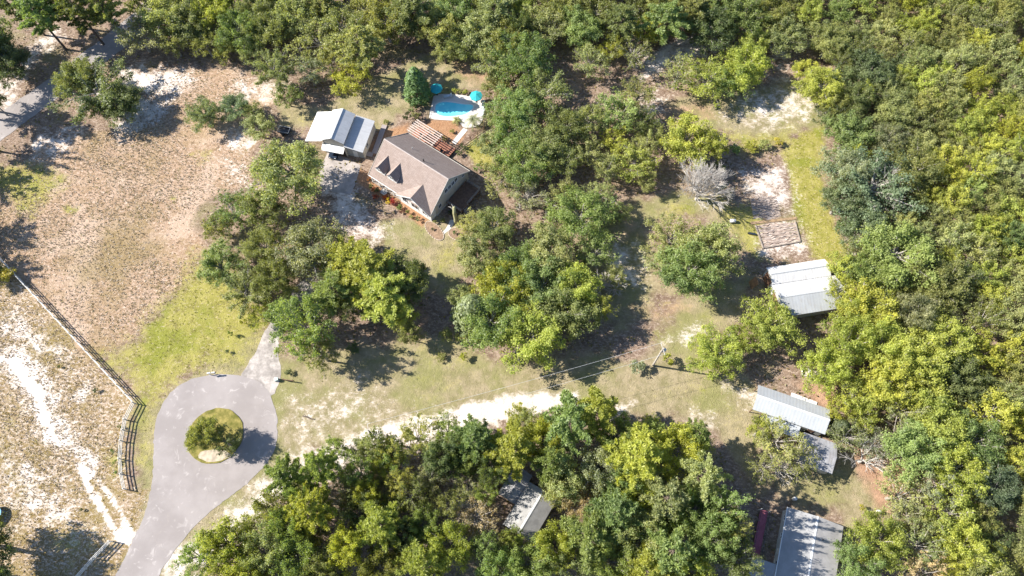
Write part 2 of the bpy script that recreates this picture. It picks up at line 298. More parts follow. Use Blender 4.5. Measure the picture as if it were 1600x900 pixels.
def ground_mat():
    m, nt, b = nmat('ground_soil'); co = coords(nt)
    n_b = noise(nt, co, 0.10, 4); n_m = noise(nt, co, 0.45, 5, 0.65); n_f = noise(nt, co, 1.7, 6, 0.75, 0.6); n_s = noise(nt, co, 4.2, 4, 0.75)
    vo = N(nt, 'ShaderNodeTexVoronoi'); vo.inputs['Scale'].default_value = 2.2; link(nt, co, vo.inputs['Vector'])
    mp = N(nt, 'ShaderNodeMapping'); link(nt, co, mp.inputs[0]); mp.inputs['Scale'].default_value = (1, 1.6, 1); mp.inputs['Rotation'].default_value = (0, 0, R_(35))
    n_k = noise(nt, mp.outputs[0], 1.35, 5, 0.75, 0.3)
    A = N(nt, 'ShaderNodeVertexColor', layer_name='soil_a'); B = N(nt, 'ShaderNodeVertexColor', layer_name='soil_b'); C = N(nt, 'ShaderNodeVertexColor', layer_name='soil_c')
    def sp(n):
        s = N(nt, 'ShaderNodeSeparateColor'); link(nt, n.outputs[0], s.inputs[0]); return s.outputs
    sa, sb, sc_ = sp(A), sp(B), sp(C)
    def edge(mask, nz, k=0.9, w=0.22):
        x = math_(nt, 'ADD', mask, math_(nt, 'MULTIPLY', math_(nt, 'SUBTRACT', nz, 0.5), k))
        f = ramp(nt, x, 0.5 - w, 0.5 + w)
        return math_(nt, 'MULTIPLY', f, ramp(nt, mask, 0.0, 0.12))
    # litter floor of the woods
    base = mixc(nt, ramp(nt, n_m, 0.3, 0.7), (0.145, 0.100, 0.072), (0.25, 0.185, 0.138))
    base = mixc(nt, math_(nt, 'MULTIPLY', ramp(nt, n_k, 0.47, 0.62), 0.85), base, (0.37, 0.295, 0.235))
    base = mixc(nt, math_(nt, 'MULTIPLY', ramp(nt, n_b, 0.5, 0.7), 0.55), base, (0.19, 0.185, 0.07))
    base = mixc(nt, math_(nt, 'MULTIPLY', ramp(nt, n_s, 0.56, 0.70), 0.65), base, (0.50, 0.43, 0.37))
    # mown lawn, straw coloured
    lawn = mixc(nt, ramp(nt, n_m, 0.32, 0.68), (0.205, 0.185, 0.095), (0.325, 0.275, 0.180))
    lawn = mixc(nt, math_(nt, 'MULTIPLY', ramp(nt, n_f, 0.5, 0.72), 0.6), lawn, (0.38, 0.30, 0.215))
    lawn = mixc(nt, math_(nt, 'MULTIPLY', ramp(nt, n_b, 0.46, 0.62), 0.6), lawn, (0.195, 0.205, 0.068))
    lawn = mixc(nt, math_(nt, 'MULTIPLY', ramp(nt, n_k, 0.58, 0.7), 0.5), lawn, (0.47, 0.39, 0.30))
    x = mixc(nt, edge(sb[1], n_m, 0.9), base, lawn)
    # dry broomsedge field
    fld = mixc(nt, ramp(nt, n_f, 0.36, 0.60), (0.235, 0.165, 0.108), (0.36, 0.275, 0.205))
    fld = mixc(nt, ramp(nt, n_k, 0.50, 0.64), fld, (0.50, 0.41, 0.345))
    fld = mixc(nt, math_(nt, 'MULTIPLY', ramp(nt, n_m, 0.46, 0.66), 0.55), fld, (0.25, 0.185, 0.105))
    fld = mixc(nt, math_(nt, 'MULTIPLY', ramp(nt, n_s, 0.56, 0.68), 0.45), fld, (0.52, 0.44, 0.37))
    fld = mixc(nt, math_(nt, 'MULTIPLY', ramp(nt, n_b, 0.50, 0.62), 0.6), fld, (0.47, 0.385, 0.32))
    fld = mixc(nt, math_(nt, 'MULTIPLY', ramp(nt, noise(nt, co, 0.055, 5, 0.6), 0.48, 0.66), 0.6), fld, (0.20, 0.165, 0.07)); fld = mixc(nt, 1.0, fld, (1.06, 1.01, 0.95), 'MULTIPLY'); x = mixc(nt, edge(sa[2], n_m, 0.8), x, fld)
    lot = mixc(nt, ramp(nt, n_m, 0.36, 0.62), (0.20, 0.145, 0.055), (0.30, 0.225, 0.14))
    lot = mixc(nt, ramp(nt, n_k, 0.48, 0.62), lot, (0.52, 0.44, 0.37))
    lot = mixc(nt, math_(nt, 'MULTIPLY', ramp(nt, n_b, 0.5, 0.62), 0.65), lot, (0.20, 0.155, 0.05))
    lot = mixc(nt, math_(nt, 'MULTIPLY', ramp(nt, n_s, 0.54, 0.66), 0.7), lot, (0.60, 0.525, 0.455))
    x = mixc(nt, edge(sb[0], n_m, 0.4), x, lot)
    grs = mixc(nt, ramp(nt, n_m, 0.3, 0.68), (0.195, 0.20, 0.026), (0.315, 0.30, 0.075))
    grs = mixc(nt, math_(nt, 'MULTIPLY', ramp(nt, n_f, 0.48, 0.68), 0.7), grs, (0.37, 0.315, 0.15))
    grs = mixc(nt, math_(nt, 'MULTIPLY', ramp(nt, n_b, 0.50, 0.60), 0.65), grs, (0.155, 0.19, 0.012))
    grs = mixc(nt, math_(nt, 'MULTIPLY', ramp(nt, n_k, 0.56, 0.66), 0.75), grs, (0.45, 0.385, 0.27))
    gm = math_(nt, 'ADD', math_(nt, 'MULTIPLY', n_m, 0.5), math_(nt, 'MULTIPLY', n_f, 0.5))
    x = mixc(nt, math_(nt, 'MULTIPLY', edge(sa[1], gm, 2.6, 0.32), 0.88), x, grs)
    dirt = mixc(nt, ramp(nt, n_m, 0.3, 0.7), (0.27, 0.165, 0.11), (0.41, 0.27, 0.185)); x = mixc(nt, edge(sb[2], n_m, 0.9, 0.3), x, dirt)
    mul = mixc(nt, ramp(nt, n_f, 0.3, 0.7), (0.26, 0.14, 0.075), (0.39, 0.24, 0.14)); x = mixc(nt, edge(sc_[0], n_f, 0.5), x, mul)
    sand = mixc(nt, ramp(nt, n_m, 0.3, 0.7), (0.55, 0.49, 0.435), (0.72, 0.675, 0.63))
    sand = mixc(nt, math_(nt, 'MULTIPLY', ramp(nt, n_s, 0.5, 0.70), 0.6), sand, (0.36, 0.28, 0.21))
    sand = mixc(nt, math_(nt, 'MULTIPLY', ramp(nt, n_f, 0.56, 0.72), 0.5), sand, (0.30, 0.225, 0.15))
    nz = math_(nt, 'ADD', math_(nt, 'MULTIPLY', n_m, 0.5), math_(nt, 'MULTIPLY', n_k, 0.5))
    x = mixc(nt, edge(sa[0], nz, 2.6, 0.30), x, sand)
    # scattered debris speckle everywhere
    x = mixc(nt, math_(nt, 'MULTIPLY', ramp(nt, n_s, 0.62, 0.78), 0.3), x, (0.12, 0.085, 0.05))
    x = mixc(nt, 1.0, x, (0.88, 0.86, 0.86), 'MULTIPLY')
    link(nt, x, b.inputs['Base Color']); b.inputs['Roughness'].default_value = 0.95; b.inputs['Specular IOR Level'].default_value = 0.1
    h = math_(nt, 'ADD', n_f, math_(nt, 'MULTIPLY', n_s, 0.6)); bump(nt, b, h, 0.9, 0.18); return m
gme.materials.append(ground_mat())
ground = link_obj('ground', gme); tag(ground, 'sandy ground with dry grass, mown lawn and brown leaf litter', kind='structure')

def mask_at(k, x, y):
    i = np.clip(np.searchsorted(GX, x), 0, nx - 1); j = np.clip(np.searchsorted(GY, y), 0, ny - 1); return masks[k][j, i]

# ---------------------------------------------------------------- roads
def asphalt():
    m, nt, b = nmat('asphalt'); co = coords(nt)
    n1 = noise(nt, co, 0.16, 4); n2 = noise(nt, co, 0.7, 5, 0.6, 0.8); n3 = noise(nt, co, 7, 4, 0.7)
    x = mixc(nt, ramp(nt, n1, 0.35, 0.65), (0.218, 0.196, 0.190), (0.260, 0.236, 0.230))
    x = mixc(nt, math_(nt, 'MULTIPLY', ramp(nt, n2, 0.56, 0.72), 0.6), x, (0.40, 0.372, 0.36))
    x = mixc(nt, math_(nt, 'MULTIPLY', ramp(nt, n3, 0.5, 0.8), 0.3), x, (0.16, 0.148, 0.147))
    vo = N(nt, 'ShaderNodeTexVoronoi', feature='DISTANCE_TO_EDGE'); vo.inputs['Scale'].default_value = 0.13
    wv = N(nt, 'ShaderNodeVectorMath', operation='ADD'); link(nt, co, wv.inputs[0])
    nn = N(nt, 'ShaderNodeTexNoise'); nn.inputs['Scale'].default_value = 0.5; link(nt, co, nn.inputs['Vector'])
    sc = N(nt, 'ShaderNodeVectorMath', operation='SCALE'); sc.inputs[3].default_value = 2.2; link(nt, nn.outputs[1], sc.inputs[0]); link(nt, sc.outputs[0], wv.inputs[1])
    link(nt, wv.outputs[0], vo.inputs['Vector'])
    cr = math_(nt, 'SUBTRACT', 1.0, ramp(nt, vo.outputs[0], 0.0, 0.010))
    x = mixc(nt, math_(nt, 'MULTIPLY', cr, 0.3), x, (0.26, 0.23, 0.21))
    link(nt, x, b.inputs['Base Color']); b.inputs['Roughness'].default_value = 0.9; b.inputs['Specular IOR Level'].default_value = 0.2
    bump(nt, b, n3, 0.3, 0.02); return m
ASPH = asphalt()
def jitter(pts, amp, seg=1.2, seed=1):
    r = random.Random(seed); o = []
    for i in range(len(pts)):
        a, b = Vector(pts[i]), Vector(pts[(i+1) % len(pts)]); n = max(1, int((b-a).length / seg))
        for k in range(n):
            p = a.lerp(b, k / n); o.append((p.x + r.uniform(-amp, amp), p.y + r.uniform(-amp, amp)))
    return o
road_px = [(60,1120),(180,900),(205,850),(228,800),(237,760),(240,720),(240,680),(245,650),(258,622),(280,600),(310,588),(345,584),(378,586),(408,598),(425,620),(433,650),(434,690),(425,714),(405,738),(375,765),(340,790),(310,815),(285,845),(262,875),(248,900),(140,1120)]
road = MB().prism(jitter(smooth_poly(gp(road_px), 2), 0.13, 0.5, 3), -0.02, 0.03).build('road', ASPH); tag(road, 'pale grey asphalt road ending in a cul-de-sac loop', kind='structure')
drive_px = [(372,592),(392,563),(408,531),(416,514),(440,470),(478,430),(500,440),(480,465),(455,490),(437,520),(435,548),(438,568),(440,590),(425,625),(390,612)]
apron_px = [(500,262),(512,238),(540,246),(563,258),(557,284),(548,303),(520,300),(500,290)]
apron = MB().prism(jitter(gp(apron_px), 0.1, 0.8, 15), -0.02, 0.024).build('driveway', plain('apron_concrete', (0.42, 0.375, 0.35), 0.95, 0.22, 0.6, 3)); tag(apron, 'pinkish concrete apron in front of the garage', kind='structure')
drive = MB().prism(jitter(smooth_poly(gp(drive_px), 1), 0.16, 0.8, 5), -0.02, 0.022).build('driveway', plain('driveway_gravel', (0.36, 0.325, 0.30), 0.95, 0.34, 0.5, 2.6, c2=(.44,.40,.375), bmp=0.5)); tag(drive, 'pale concrete driveway from the cul-de-sac to the garage', kind='structure')
r2 = [(-120,260),(0,176),(82,120),(130,82),(163,58),(215,15),(240,-20),(300,-20),(240,30),(197,73),(150,108),(85,157),(0,221),(-100,300)]
road2 = MB().prism(jitter(gp(r2), 0.12, 1.2, 8), -0.02, 0.03).build('road', ASPH); tag(road2, 'grey asphalt road under trees in the top left corner', kind='structure')
c0 = at(336.5, 680.5); rx = 43.5 / ppm(680); ry = abs(at(336, 637)[1] - at(336, 724)[1]) / 2
isl_m = plain('island_grass', (0.165, 0.17, 0.025), 0.95, 0.35, 0.7, 5, c2=(0.27, 0.22, 0.07), bmp=0.8)
isl = MB().prism(jitter(ring(c0[0], c0[1], rx, ry), 0.08, 0.6, 4), 0.0, 0.14).build('traffic_island', isl_m); tag(isl, 'round grassy island in the middle of the cul-de-sac', kind='structure')
ist = MB().prism(jitter(ring(*at(335, 712)[:2], 2.9, 1.0, 20), 0.2, .5, 6), 0.13, 0.146).build('sand_patch', plain('patch_sand', (0.50, 0.42, 0.32), 0.95, 0.3, 1.5, 6, bmp=.6), isl)

# ---------------------------------------------------------------- leafy meshes (numpy)
def leaf_mesh(name, cen, nrm, size, tint, m, aspect=0.6):
    n = len(cen); t = rng.normal(size=(n, 3)); a = np.cross(nrm, t); a /= np.linalg.norm(a, axis=1, keepdims=True) + 1e-9
    b = np.cross(nrm, a); s = size[:, None]
    v = np.stack([cen - a*s, cen - b*s*aspect, cen + a*s, cen + b*s*aspect], 1).reshape(-1, 3)
    me = bpy.data.meshes.new(name); fast_mesh(me, v, np.arange(4 * n).reshape(-1, 4), 4)
    ta = me.attributes.new('tint', 'FLOAT', 'POINT'); ta.data.foreach_set('value', np.repeat(tint, 4).astype(np.float32))
    me.materials.append(m); return me
def unit(n):
    d = rng.normal(size=(n, 3)); return d / np.linalg.norm(d, axis=1, keepdims=True)
def broad_crown(name, R, zc, hz, lobes, puffs, leaves, lob_r, puf_r, leaf, gap=0.0, m=LEAF, low=-0.35, core=0.5, squash=0.85):
    """crown of lobes > puffs > leaves; returns mesh and lobe centres"""
    d = unit(lobes * 3); d = d[d[:, 2] > low][:lobes]; rad = core + (1 - core) * rng.random(len(d)) ** 0.6
    stretch = 1 + 0.22 * np.sin(np.arctan2(d[:, 1], d[:, 0]) * 2 + rng.random() * 6) + 0.12 * np.sin(np.arctan2(d[:, 1], d[:, 0]) * 5 + rng.random() * 6)
    L = d * rad[:, None] * np.stack([(R - lob_r*.6) * stretch, (R - lob_r*.6) * stretch, np.full(len(d), hz)], 1) + [0, 0, zc]
    cen, nrm, tint = [], [], []
    for c in L:
        if rng.random() < gap: continue
        lr = lob_r * rng.uniform(0.65, 1.2); lt = rng.normal(0.5, 0.13)
        pd = unit(puffs); pd[:, 2] = np.where(pd[:, 2] < -0.3, -pd[:, 2], pd[:, 2])
        pc = c + pd * lr * rng.uniform(0.45, 1.15, (puffs, 1)) * [1, 1, squash]
        for q in pc:
            pr = puf_r * rng.uniform(0.6, 1.3); k = int(leaves * rng.uniform(0.7, 1.2)); ld = unit(k)
            cen.append(q + ld * pr * rng.uniform(0.35, 1.0, (k, 1)) * [1, 1, .8])
            nn = ld * 0.6 + unit(k) * 0.8 + [0, 0, 0.35]; nrm.append(nn / np.linalg.norm(nn, axis=1, keepdims=True))
            tint.append(np.clip(rng.normal(lt, 0.10) + rng.normal(0, 0.12, k), 0, 1))
    cen = np.concatenate(cen); nrm = np.concatenate(nrm); tint = np.concatenate(tint)
    return leaf_mesh(name, cen, nrm, rng.uniform(0.6, 1.3, len(cen)) * leaf, tint, m), L
def limb_mesh(name, L, h0, r0, m, n=8, lean=0.5, twigs=0):
    mb = MB(); r = random.Random(int(abs(L[0][0]) * 1000)); lx, ly = r.uniform(-lean, lean), r.uniform(-lean, lean)
    mb.tube([(0, 0, -0.2), (lx*.2, ly*.2, h0*.35), (lx*.7, ly*.7, h0*.75), (lx, ly, h0)], [r0*1.35, r0, r0*.85, r0*.75], 8)
    for c in list(L)[:n]:
        c = Vector(c); s = Vector((lx, ly, h0 * r.uniform(.75, 1.0))); mid = s.lerp(c, 0.5) + Vector((r.uniform(-.5, .5), r.uniform(-.5, .5), r.uniform(-.2, .6)))
        mb.tube([s, mid, c], [r0*.5, r0*.3, r0*.12], 5)
        for _ in range(twigs):
            e = c + Vector((r.uniform(-1.6, 1.6), r.uniform(-1.6, 1.6), r.uniform(-.3, 1.3))); mb.tube([mid.lerp(c, r.uniform(.4, 1)), e], [r0*.14, r0*.04], 4)
    return mb.mesh(name, m)
KIND = {}
def register(k, crown, trunk, R, h): KIND.setdefault(k, []).append((crown, trunk, R, h))
def branch_crown(name, R, H, h0, limbs, per, leaves, puf, leaf, r0, bark, spread=0.42, dome=0.75, twigs=1, m=LEAF, fill=0.4):
    """limbs fan out from the trunk; puffs of leaves sit along the outer part of each limb and its side twigs"""
    r = random.Random(int(rng.integers(1000000))); mb = MB(); lx, ly = r.uniform(-.4, .4), r.uniform(-.4, .4)
    mb.tube([(0,0,-.2),(lx*.3,ly*.3,h0*.5),(lx,ly,h0),(lx,ly,h0*1.6)], [r0*1.35, r0, r0*.8, r0*.3], 8)
    cen, nrm, tint = [], [], []
    sx = [r.uniform(.8, 1.15) for _ in range(5)]
    for i in range(limbs):
        az = 6.283 * (i * .618 + r.uniform(-.06, .06)); f = (i + .5) / limbs; el = math.asin(min(.97, f * .95 + r.uniform(-.06, .06)))
        reach = R * (math.cos(el) * .98 + .06) * r.uniform(.72, 1.12) * sx[int(az / 6.283 * 5) % 5]; top = h0 * r.uniform(.8, 1.1) + (H - h0 - puf) * (.12 + dome * math.sin(el)) * r.uniform(.85, 1.08)
        s0 = Vector((lx, ly, h0 * r.uniform(.7, 1.3))); e = Vector((math.cos(az) * reach, math.sin(az) * reach, top)); mid = s0.lerp(e, .5) + Vector((r.uniform(-.3, .3), r.uniform(-.3, .3), .12 * reach * r.uniform(.2, 1)))
        mb.tube([s0, mid, e], [r0 * .42, r0 * .26, r0 * .06], 5); lt = rng.normal(.5, .14)
        side = Vector((-math.sin(az), math.cos(az), 0))
        for j in range(per):
            t = 1 - (1 - fill) * r.random() ** 1.15 if j else 1.0
            c = (s0.lerp(mid, t * 2) if t < .5 else mid.lerp(e, t * 2 - 1)); w = spread * (reach * .6 + R * .25) * (1.15 - .75 * t)
            q = c + side * r.gauss(0, .55) * w + Vector((0, 0, r.gauss(.1, .22) * puf * 2))
            if twigs and r.random() < .45 * twigs: mb.tube([c, q], [r0 * .1, r0 * .03], 4)
            pr = puf * r.uniform(.55, 1.3); k = max(4, int(leaves * r.uniform(.6, 1.3))); ld = unit(k)
            cen.append(np.array(q) + ld * pr * np.abs(rng.normal(0, .78, (k, 1))) * [1, 1, .75]); nn = ld * .5 + unit(k) * .7 + [-.35, .05, .5]; nrm.append(nn / np.linalg.norm(nn, axis=1, keepdims=True))
            tint.append(np.clip(rng.normal(lt, .12) + rng.normal(0, .16, k), 0, 1))
    cen, nrm, tint = map(np.concatenate, (cen, nrm, tint))
    return leaf_mesh(name, cen, nrm, rng.uniform(.55, 1.4, len(cen)) * leaf, tint, m), mb.mesh(name.replace('crown', 'trunk'), bark)
for i in range(7): register('O', *branch_crown('oak_crown', 5.0, 9.0, 3.2, 32, 28, 29, .56, .112, .28, BARK_GREY), 5.0, 9.0)
for i in range(4): register('A', *branch_crown('star_crown', 5.0, 9.0, 3.2, 24, 24, 25, .48, .105, .26, BARK_GREY, spread=.24, fill=.3, twigs=2), 5.0, 9.0)
for i in range(5): register('S', *branch_crown('airy_crown', 4.0, 8.0, 2.8, 21, 19, 23, .46, .105, .2, BARK_GREY, twigs=2), 4.0, 8.0)
for i in range(6): register('W', *branch_crown('scrub_crown', 3.4, 7.5, 2.8, 22, 20, 23, .42, .10, .15, BARK, spread=.5), 3.4, 7.5)
for i in range(3): register('T', *branch_crown('thin_crown', 4.2, 8.0, 2.8, 24, 14, 16, .42, .105, .2, BARK_GREY, twigs=2), 4.2, 8.0)
def pine(name):
    r = random.Random(int(rng.integers(1000000))); H = 14.0; mb = MB(); mb.tube([(0,0,-.2),(0.1,0,5),(.15,.1,10),(0.1,.1,H)], [.24,.19,.13,.03], 7)
    cen, nrm, tint, siz = [], [], [], []
    z = 6.2; V = []
    while z < H:
        f = (z - 6.0) / 8.0; ln = 3.5 * (1 - f) ** 0.6 * (0.75 + 0.5 * min(1, f * 3)) + 0.35; nb = r.randint(4, 6); ph = r.uniform(0, 6.28)
        for k in range(nb):
            a = ph + 6.283 * k / nb + r.uniform(-.35, .35); l = ln * r.uniform(.65, 1.2); up = r.uniform(.05, .35)
            e = np.array([math.cos(a) * l, math.sin(a) * l, z + up * l]); s = np.array([.12, .06, z])
            mb.tube([s, (s + e) / 2 + [0, 0, -.12], e], [.055, .04, .015], 4)
            nt = max(2, int(l * 2.2))
            for t in np.linspace(.42, 1.0, nt):
                p = s + (e - s) * t; side = np.array([-math.sin(a), math.cos(a), 0]) * r.uniform(-.55, .55) * (1.2 - t * .6)
                V.append((p + side, r.uniform(.4, .62)))
        z += r.uniform(.75, 1.15)
    V.append((np.array([.1, .1, H + .1]), .5))
    for p, rad in V:
        k = 34; d = unit(k); d[:, 2] = np.abs(d[:, 2]) * .9 - .25; d /= np.linalg.norm(d, axis=1, keepdims=True)
        cen.append(p + d * rad * .55); siz.append(np.full(k, rad * .55)); tint.append(np.clip(rng.normal(.5, .12) + rng.normal(0, .12, k), 0, 1)); nrm.append(d)
    cen = np.concatenate(cen); d = np.concatenate(nrm); s = np.concatenate(siz)[:, None]; tint = np.concatenate(tint); n = len(cen)
    b = np.cross(d, rng.normal(size=(n, 3))); b /= np.linalg.norm(b, axis=1, keepdims=True)
    v = np.stack([cen - d*s, cen + b*.075, cen + d*s, cen - b*.075], 1).reshape(-1, 3)
    me = bpy.data.meshes.new(name); fast_mesh(me, v, np.arange(4*n).reshape(-1, 4), 4)
    ta = me.attributes.new('tint', 'FLOAT', 'POINT'); ta.data.foreach_set('value', np.repeat(tint, 4).astype(np.float32)); me.materials.append(NEEDLE)
    return me, mb.mesh('pine_trunk', BARK)
for i in range(5):
    c, t = pine('pine_crown'); register('P', c, t, 3.6, 14.0)
for i in range(3):
    c, L = broad_crown('bush_crown', 1.0, 0.75, 0.55, 12, 9, 12, 0.34, 0.16, 0.075, low=-0.1); register('B', c, limb_mesh('bush_stem', L, .35, .05, BARK, 6, .05), 1.0, 1.5)
for i in range(2):                                         # columnar evergreen
    cs, ns, ts = [], [], []
    for k in range(520):
        f = rng.random() ** 0.8; r0 = 1.55 * (1 - f) ** 0.55 * (0.55 + 0.45 * min(1, f * 5 + .3)) + .1; a = rng.random() * 6.283; rr = r0 * rng.uniform(.75, 1.08)
        q = np.array([math.cos(a) * rr, math.sin(a) * rr, .3 + f * 7.6]); n_ = 18; d = unit(n_); tt = rng.normal(.5, .16)
        cs.append(q + d * .3 * rng.uniform(.3, 1, (n_, 1)) * [1, 1, 1.5]); nn = d + unit(n_) * .6 + np.array([math.cos(a), math.sin(a), .3]); ns.append(nn / np.linalg.norm(nn, axis=1, keepdims=True)); ts.append(np.clip(rng.normal(tt, .12, n_), 0, 1))
    cs, ns, ts = map(np.concatenate, (cs, ns, ts)); register('C', leaf_mesh('cypress_crown', cs, ns, rng.uniform(.09, .2, len(cs)), ts, LEAF), MB().tube([(0,0,-.1),(0,0,3),(0,0,7)], [.18,.12,.03], 6).mesh('cypress_trunk', BARK), 1.75, 8.2)
def bare_tree(R, H, n0, m, seed, depth=4):
    """branching leafless crown"""
    r = random.Random(seed); tr = MB(); br = MB()
    tr.tube([(0,0,-.2),(0.05,.05,H*.12),(0,0.1,H*.25)], [.3,.26,.22], 7)
    def grow(p, d, l, rad, lv):
        e = p + d * l; mid = p + d * l * .5 + Vector((r.uniform(-1,1), r.uniform(-1,1), r.uniform(-.5,1))) * l * .07
        br.tube([p, mid, e], [rad, rad * .8, rad * .5], 4 if lv > 1 else 5)
        if lv >= depth: return
        for _ in range(r.randint(3, 4) if lv < 3 else 3):
            nd = (d + Vector((r.uniform(-1,1), r.uniform(-1,1), r.uniform(-.55,.75))) * .62).normalized(); s = p.lerp(e, r.uniform(.45, 1)); grow(s, nd, l * r.uniform(.55, .8), max(.02, rad * .55), lv + 1)
    for k in range(n0):
        a = 6.283 * k / n0 + r.uniform(-.3, .3); el = r.uniform(.35, 1.35); d = Vector((math.cos(a) * math.cos(el), math.sin(a) * math.cos(el), math.sin(el))).normalized()
        grow(Vector((0, .1, H * r.uniform(.1, .25))), d, R * r.uniform(.42, .58), .12, 1)
    return br.mesh('branches', m), tr.mesh('trunk', m)

PAL = {'d': (0.118, 0.145, 0.062), 'o': (0.185, 0.205, 0.082), 'm': (0.178, 0.230, 0.086), 'y': (0.285, 0.308, 0.070), 'l': (0.250, 0.268, 0.122), 'Y': (0.330, 0.295, 0.070),
       'g': (0.215, 0.232, 0.150), 'b': (0.30, 0.245, 0.160), 'c': (0.118, 0.190, 0.085), 'k': (0.085, 0.110, 0.062), 't': (0.165, 0.208, 0.125)}
CNAME = {'d': 'dark olive', 'o': 'olive green', 'm': 'mid green', 'y': 'bright yellow-green', 'l': 'pale green', 'Y': 'yellow', 'g': 'grey-green', 'b': 'brownish thin', 'c': 'rich green', 'k': 'very dark green', 't': 'blue-green'}
KNAME = {'A': ('oak_tree', 'spreading oak'), 'O': ('oak_tree', 'broad oak'), 'S': ('airy_oak_tree', 'open-crowned oak'), 'W': ('scrub_oak_tree', 'small oak'), 'T': ('sparse_oak_tree', 'sparse oak with pale limbs'), 'P': ('pine_tree', 'pine'), 'B': ('bush', 'bush'), 'C': ('cypress_tree', 'columnar evergreen')}
LAND = [('swimming pool', 713, 168), ('brown-roofed house', 660, 275), ('white-roofed garage', 532, 200), ('twin-roofed barn', 1255, 447), ('long metal shed', 1237, 640), ('utility pole', 1025, 560), ('cul-de-sac', 338, 680), ('bare grey tree', 1088, 278),
        ('garden plot', 1215, 365), ('cottage in the grove', 828, 790), ('double-wide home', 1250, 850), ('top left road', 90, 125), ('rail fence corner', 212, 632), ('driveway mouth', 415, 555), ('white sand track', 760, 640), ('parked trailer', 448, 205),
        ('orange dirt patch', 1375, 760), ('sandy clearing at top right', 1215, 150), ('green strip at right', 1270, 300), ('sandy gap at top centre', 1040, 90), ('front yard lawn', 690, 410), ('brown field', 190, 300)]
PLACED = []
def plant(px, py, r, h, k, c, label=None, group=None, cat=None, name=None):
    """r crown radius in photo pixels, h height in metres; the pixel is the middle of the crown"""
    if k not in 'BC': h *= 1.14
    zc = h * (0.62 if k != 'P' else 0.75)
    if k in 'BC': zc = h * .5
    x, y, _ = at(px, py, zc); rad = r / ppm(py, zc); cr, tr, R0, H0 = random.choice(KIND[k])
    nm, kn = KNAME[k]
    o = thing(name or nm, label or '', cat or ('bush' if k == 'B' else 'tree'), (x, y, 0), random.uniform(0, 6.28), group)
    s = rad / R0 * random.uniform(.97, 1.05); o.scale = (s, s * random.uniform(.93, 1.07), h / H0)
    t = link_obj('trunk' if k != 'B' else 'stem', tr, o); w = link_obj('crown' if k != 'B' else 'foliage', cr, o)
    j = random.uniform(.86, 1.14); q = random.uniform(-.06, .06); b = PAL[c]; b = tuple(v * 1.08 for v in b); w.color = (b[0] * j * (1 + q), b[1] * j, b[2] * j * (1 - 2 * q), 1)
    PLACED.append(dict(o=o, px=px, py=py, r=rad, x=x, y=y, k=k, c=c, lab=label)); return o
